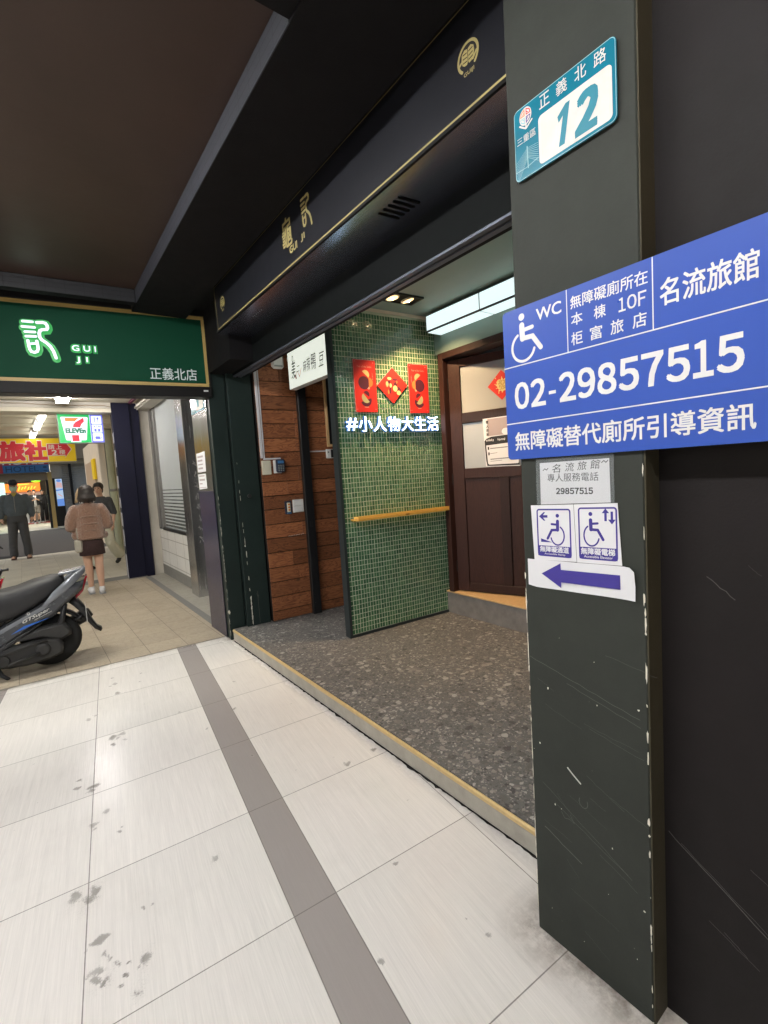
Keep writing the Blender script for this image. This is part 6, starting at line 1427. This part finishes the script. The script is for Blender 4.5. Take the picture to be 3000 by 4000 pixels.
def man_standing():
    p = thing('person', (0, 0, 0), 'person in a slate jacket, cap and pale green face mask standing by the road', 'person')
    m = MB(); q = head(m, (0, -.01, 1.665), 1.0)
    m.tube([(0, .02, 1.46), (0, .01, 1.62)], [.062, .056], 14)
    m.loft([(0, 0, .92, .155, .11), (0, 0, 1.02, .16, .12), (0, 0, 1.25, .17, .115), (0, 0, 1.42, .18, .10), (0, .01, 1.49, .08, .06)])
    LG = [((-.095, 0, .93), (-.115, -.02, .50), (-.135, 0, .09)), ((.095, 0, .93), (.115, -.02, .50), (.135, -.02, .09))]
    legs(m, LG, (.085, .06, .05, .038))
    AR = [((-.205, 0, 1.42), (-.275, .01, 1.17), (-.285, -.03, .965)), ((.205, 0, 1.42), (.275, .01, 1.17), (.285, -.03, .965))]
    arms(m, AR); hand(m, AR[0][2], (.12, -.05, -1), (.3, -1, 0), 1.0, .7, (.9, -.2, 0)); hand(m, AR[1][2], (-.10, -.05, -1), (-.3, -1, 0), 1.0, .7, (-.9, -.2, 0))
    for x, y in ((-.14, -.08), (.15, -.10)): m.ball((x, y, .055), (.042, .10, .032)); m.ball((x, y + .08, .06), (.036, .05, .04))
    for x, y in ((-.145, -.165), (.158, -.185)):
        for k in range(5): m.ball((x - .030 + .015 * k, y + .004 * abs(k - 1), .036), (.0105, .020, .012), 8, 6)
    blob(m, 'body', M['skin'], p, .0085, 3); face(q, p, 1.0, False)
    m = MB(); m.loft([(0, 0, 1.0, .185, .135), (0, 0, 1.03, .195, .145), (0, 0, 1.06, .215, .16), (0, 0, 1.2, .222, .155), (0, 0, 1.36, .225, .14), (0, 0, 1.44, .195, .115), (0, .01, 1.495, .095, .075), (0, .012, 1.52, .078, .068)], 28)
    for s_ in (-1, 1): chain(m, [(s_ * .195, 0, 1.425, .078), (s_ * .245, .005, 1.29, .080), (s_ * .275, .01, 1.15, .076), (s_ * .285, -.01, 1.03, .068), (s_ * .287, -.025, .985, .05)])
    for s_ in (-1, 1): m.ball((s_ * .075, -.065, 1.475), (.055, .03, .028))
    blob(m, 'jacket', M['manjacket'], p, .011, 4)
    m = MB(); m.tube([(0, -.150, 1.05), (0, -.165, 1.2), (0, -.150, 1.38), (0, -.115, 1.43)], .006, 6); m.ball((0, -.125, 1.425), (.008, .008, .016)); m.build('zip', M['greyframe'], p)
    m = MB(); m.flat([], 0) if False else None
    m.rings([[(x, y, z) for x, y, z in ((-.055 * k, -.085 - .03 * (1 - k), 1.42 + .10 * k), (.055 * k, -.085 - .03 * (1 - k), 1.42 + .10 * k), (.05 * k, -.06, 1.44 + .09 * k), (-.05 * k, -.06, 1.44 + .09 * k))] for k in (.15, .55, 1.0)]); m.build('shirt', M['shirt'], p)
    m = MB(); m.loft([(0, 0, .86, .17, .12), (0, 0, .95, .178, .13), (0, 0, 1.03, .18, .132)], 28)
    for hip, knee, ank in LG: chain(m, [(hip[0], hip[1], .90, .10), (hip[0] * 1.05, 0, .72, .098), (knee[0], knee[1], .50, .085), (ank[0], ank[1] + .01, .28, .082), (ank[0], ank[1], .105, .084)])
    blob(m, 'trousers', M['mantrouser'], p, .011, 4)
    m = MB(); m.loft([(0, .0, 1.715, .081, .098), (0, .004, 1.75, .084, .102), (0, .008, 1.80, .076, .092), (0, .01, 1.832, .05, .06), (0, .01, 1.838, .015, .02)], 24); m.build('cap', M['cap'], p)
    m = MB(); m.prism([(-.072, -.07), (.072, -.07), (.058, -.14), (.026, -.162), (-.026, -.162), (-.058, -.14)], 1.708, 1.722, .004, axis=lambda a, b, c: (a, b, c + .12 * (b + .07) * 1.0)); m.build('cap_visor', M['cap'], p)
    m = MB(); m.rings([[(rx * math.sin(t), -.022 - ry * math.cos(t), z) for t in [(-1.25 + 2.5 * k / 14) for k in range(15)]] for z, rx, ry in ((1.568, .052, .062), (1.585, .066, .082), (1.615, .074, .092), (1.645, .078, .094), (1.672, .076, .084))], cap=False); m.build('face_mask', M['mask'], p)
    m = MB()
    for s_ in (-1, 1): m.tube([(s_ * .072, -.05, 1.66), (s_ * .082, .0, 1.665), (s_ * .08, .01, 1.63), (s_ * .07, -.05, 1.59)], .003, 6)
    m.build('mask_loop', M['mask'], p)
    m = MB()
    for x, y in ((-.14, -.08), (.15, -.10)):
        m.prism([(x - .046, y + .13), (x + .046, y + .13), (x + .052, y - .04), (x + .04, y - .115), (x - .04, y - .115), (x - .052, y - .04)], .004, .026, .005)
        for dy in (-.035, .045): m.rings([[(x + .050 * math.cos(t), y + dy + w_, .022 + .066 * math.sin(t)) for t in [math.pi * k / 10 for k in range(11)]] for w_ in (-.024, .024)], cap=False)
    m.build('sandal', M['sandal'], p)
    return p
mn = man_standing(); mn.location = (-.315, 13.85, 0); mn.rotation_euler = (0, 0, R(-4))

def woman_side():
    p = thing('person', (0, 0, 0), 'person in a dark grey top and ivory trousers striding behind the fleece jacket wearer', 'person')
    m = MB(); q = head(m, (0, -.01, 1.49), .93, R(14))
    m.tube([(0, .02, 1.32), (0, .01, 1.45)], [.048, .044], 14)
    m.loft([(0, 0, .82, .14, .10), (0, 0, .92, .15, .11), (0, 0, 1.08, .12, .09), (0, 0, 1.24, .145, .10), (0, .01, 1.34, .07, .055)])
    LG = [((-.08, 0, .84), (-.07, -.16, .47), (-.07, -.24, .09)), ((.08, 0, .84), (.075, .06, .46), (.08, .30, .17))]
    legs(m, LG, (.082, .056, .046, .034))
    AR = [((-.165, 0, 1.27), (-.20, .03, 1.02), (-.18, -.08, .82)), ((.165, 0, 1.27), (.215, .05, 1.03), (.20, .0, .82))]
    arms(m, AR, (.043, .036, .026))
    hand(m, AR[0][2], (0, -.25, -1), (.2, -1, 0), .9); hand(m, AR[1][2], (0, -.15, -1), (-.2, -1, 0), .9)
    blob(m, 'body', M['skin'], p, .0085, 3); face(q, p, .93)
    m = MB(); m.loft([(0, 0, .88, .165, .125), (0, 0, .95, .160, .12), (0, 0, 1.1, .15, .115), (0, 0, 1.24, .172, .118), (0, 0, 1.30, .15, .09), (0, .012, 1.345, .075, .065)], 26)
    for s_, k in ((-1, 0), (1, 1)): a = AR[k]; chain(m, [(*a[0], .068), (*((Vector(a[0]) + Vector(a[1])) / 2), .064), (*a[1], .055)])
    blob(m, 'top', M['tee'], p, .011, 4)
    m = MB(); m.box(-.075, -.045, -.128, -.110, 1.225, 1.245, .003); m.build('badge', M['whitecloth'], p)
    m = MB(); m.loft([(0, 0, .76, .165, .125), (0, 0, .90, .158, .12)], 26)
    for hip, knee, ank in LG: chain(m, [(*hip, .095), (*knee, .085), (*((Vector(knee) + Vector(ank)) / 2), .092), (ank[0], ank[1], ank[2] + .03, .100)])
    blob(m, 'trousers', M['ivory'], p, .011, 3)
    m = MB(); c = Vector((0, -.01, 1.49)); h = lambda x, y, z: q(x, y, z)
    m.ball(h(0, .03, .045), (.082, .088, .090), 20, 12); m.ball(h(0, -.02, .085), (.072, .07, .045), 16, 8); m.ball(h(0, .06, -.03), (.066, .055, .08)); m.ball(h(0, .085, -.10), (.035, .035, .05)); m.ball(h(.01, .095, -.15), (.028, .03, .05))
    for k in (-1, 1): m.tube([h(k * .045, -.06, .075), h(k * .078, -.03, .03), h(k * .082, .0, -.04)], [.020, .018, .008], 8)
    for k in (-2, -1, 0, 1, 2): m.tube([h(k * .018, -.055, .09), h(k * .021, -.082, .06), h(k * .022, -.084, .040)], [.014, .010, .004], 8)
    blob(m, 'hair', M['hair'], p, .008, 2)
    m = MB(); shoe(m, (-.07, -.25, .045), (0, -1, 0), .86); m.tube([(.08, .31, .135), (.08, .26, .075), (.08, .19, .045)], [.036, .042, .034], 12); m.ball((.08, .31, .14), .036); blob(m, 'shoe', M['black'], p, .009, 2)
    return p
w2 = woman_side(); w2.location = (1.03, 10.42, 0); w2.rotation_euler = (0, 0, R(-38)); w2.scale = (1.0,) * 3

def far_walker(label, mats, phone, group, hairmat='hair'):
    p = thing('person', (0, 0, 0), label, 'person', group)
    m = MB(); q = head(m, (0, -.03, 1.60), 1.0); m.tube([(0, .02, 1.44), (0, .0, 1.56)], [.056, .05], 12)
    m.loft([(0, 0, .90, .15, .11), (0, 0, 1.02, .15, .11), (0, 0, 1.25, .165, .11), (0, 0, 1.38, .17, .095), (0, .01, 1.46, .07, .06)])
    LG = [((-.09, 0, .90), (-.10, -.14, .49), (-.10, -.10, .09)), ((.09, 0, .90), (.10, .0, .48), (.10, .22, .13))]
    legs(m, LG)
    AR = [((-.195, 0, 1.38), (-.27, -.02, 1.13), (-.10, -.24, 1.20)), ((.195, 0, 1.38), (.27, -.02, 1.13), (.06, -.25, 1.24))] if phone else [((-.195, 0, 1.38), (-.25, .03, 1.12), (-.24, -.10, .92)), ((.195, 0, 1.38), (.25, .03, 1.12), (.24, .05, .9))]
    arms(m, AR); hand(m, AR[0][2], (.8, -.4, .2) if phone else (0, -.2, -1), (0, -.3, 1), 1.0); hand(m, AR[1][2], (-.6, -.3, .6) if phone else (0, -.1, -1), (0, -.3, 1), 1.0)
    blob(m, 'body', M['skin'], p, .010, 3); face(q, p)
    m = MB(); m.loft([(0, 0, .93, .175, .13), (0, 0, 1.05, .18, .13), (0, 0, 1.25, .19, .135), (0, 0, 1.40, .175, .11), (0, .01, 1.46, .09, .075)], 24)
    for k in (0, 1): a = AR[k]; chain(m, [(*a[0], .075), (*a[1], .068), (*((Vector(a[1]) * .6 + Vector(a[2]) * .4)), .058)])
    blob(m, 'jacket', M[mats[0]], p, .014, 3)
    m = MB(); m.rings([[(-.055, y, z), (.055, y, z), (.05, y + .03, z), (-.05, y + .03, z)] for z, y in ((.88, -.142), (1.1, -.145), (1.3, -.148), (1.42, -.118))]); m.build('shirt', M[mats[1]], p)
    m = MB(); m.loft([(0, 0, .80, .17, .125), (0, 0, .95, .165, .12)], 24)
    for hip, knee, ank in LG: chain(m, [(*hip, .10), (*(Vector(hip) * .3 + Vector(knee) * .7), .10)]) if mats[2] == 'shortgrey' else chain(m, [(*hip, .10), (*knee, .085), (*ank, .075)])
    blob(m, 'shorts' if mats[2] == 'shortgrey' else 'trousers', M[mats[2]], p, .014, 3)
    m = MB(); m.ball(q(0, .02, .055), (.084, .096, .085), 18, 10); m.ball(q(0, -.04, .10), (.07, .05, .035)); blob(m, 'hair', M[hairmat], p, .010, 2)
    m = MB(); shoe(m, (-.10, -.11, .045), (0, -1, 0)); m.tube([(.10, .23, .10), (.10, .16, .045), (.10, .10, .04)], [.04, .045, .034], 12); blob(m, 'shoe', M['shoe'], p, .010, 2)
    m = MB()
    for hip, knee, ank in LG: a = Vector(knee) * .28 + Vector(ank) * .72; m.tube([a, ank], [.047, .042], 12)
    m.build('sock', M['blackcloth'], p)
    return p
f1 = far_walker('distant person in black jacket and grey shorts looking at a phone across the street', ('blackcloth', 'whitecloth', 'shortgrey'), True, None)
f1.location = (.115, 29.5, 0); f1.rotation_euler = (0, 0, R(6))
m = MB(Fr((.115 - .03, 29.5 - .30, 1.27), (1, 0, 0), (0, .3, .95))); m.box(-.036, .036, -.02, .12, -.005, .005, .004); tag(m.build('phone', M['black']), 'black phone held up by the distant person in grey shorts', 'phone')
f2 = far_walker('distant person in black with a cap walking behind the phone user', ('blackcloth', 'blackcloth', 'blackcloth'), False, None, 'cap')
f2.location = (.46, 30.7, 0)
f3 = far_walker('distant dark haired person half hidden left of the phone user', ('blackcloth', 'blackcloth', 'mantrouser'), False, None)
f3.location = (-.08, 31.0 - .2, 0); f3.rotation_euler = (0, 0, R(30))
bp_ = thing('backpack', (.56, 30.9, 1.1), 'dark backpack with an ochre strap worn by the distant capped walker', 'backpack')
m = MB(); m.box(.34, .60, 30.84, 31.02, 1.0, 1.42, .05); m.build('pack', M['blackcloth'], bp_)
m = MB(); m.tube([(.58, 30.86, 1.4), (.61, 30.72, 1.38), (.62, 30.66, 1.25), (.60, 30.84, 1.05)], .02, 8); m.build('strap', M['yellowpost'], bp_)

for o in bpy.data.objects:
    if '_o' in o: del o['_o']
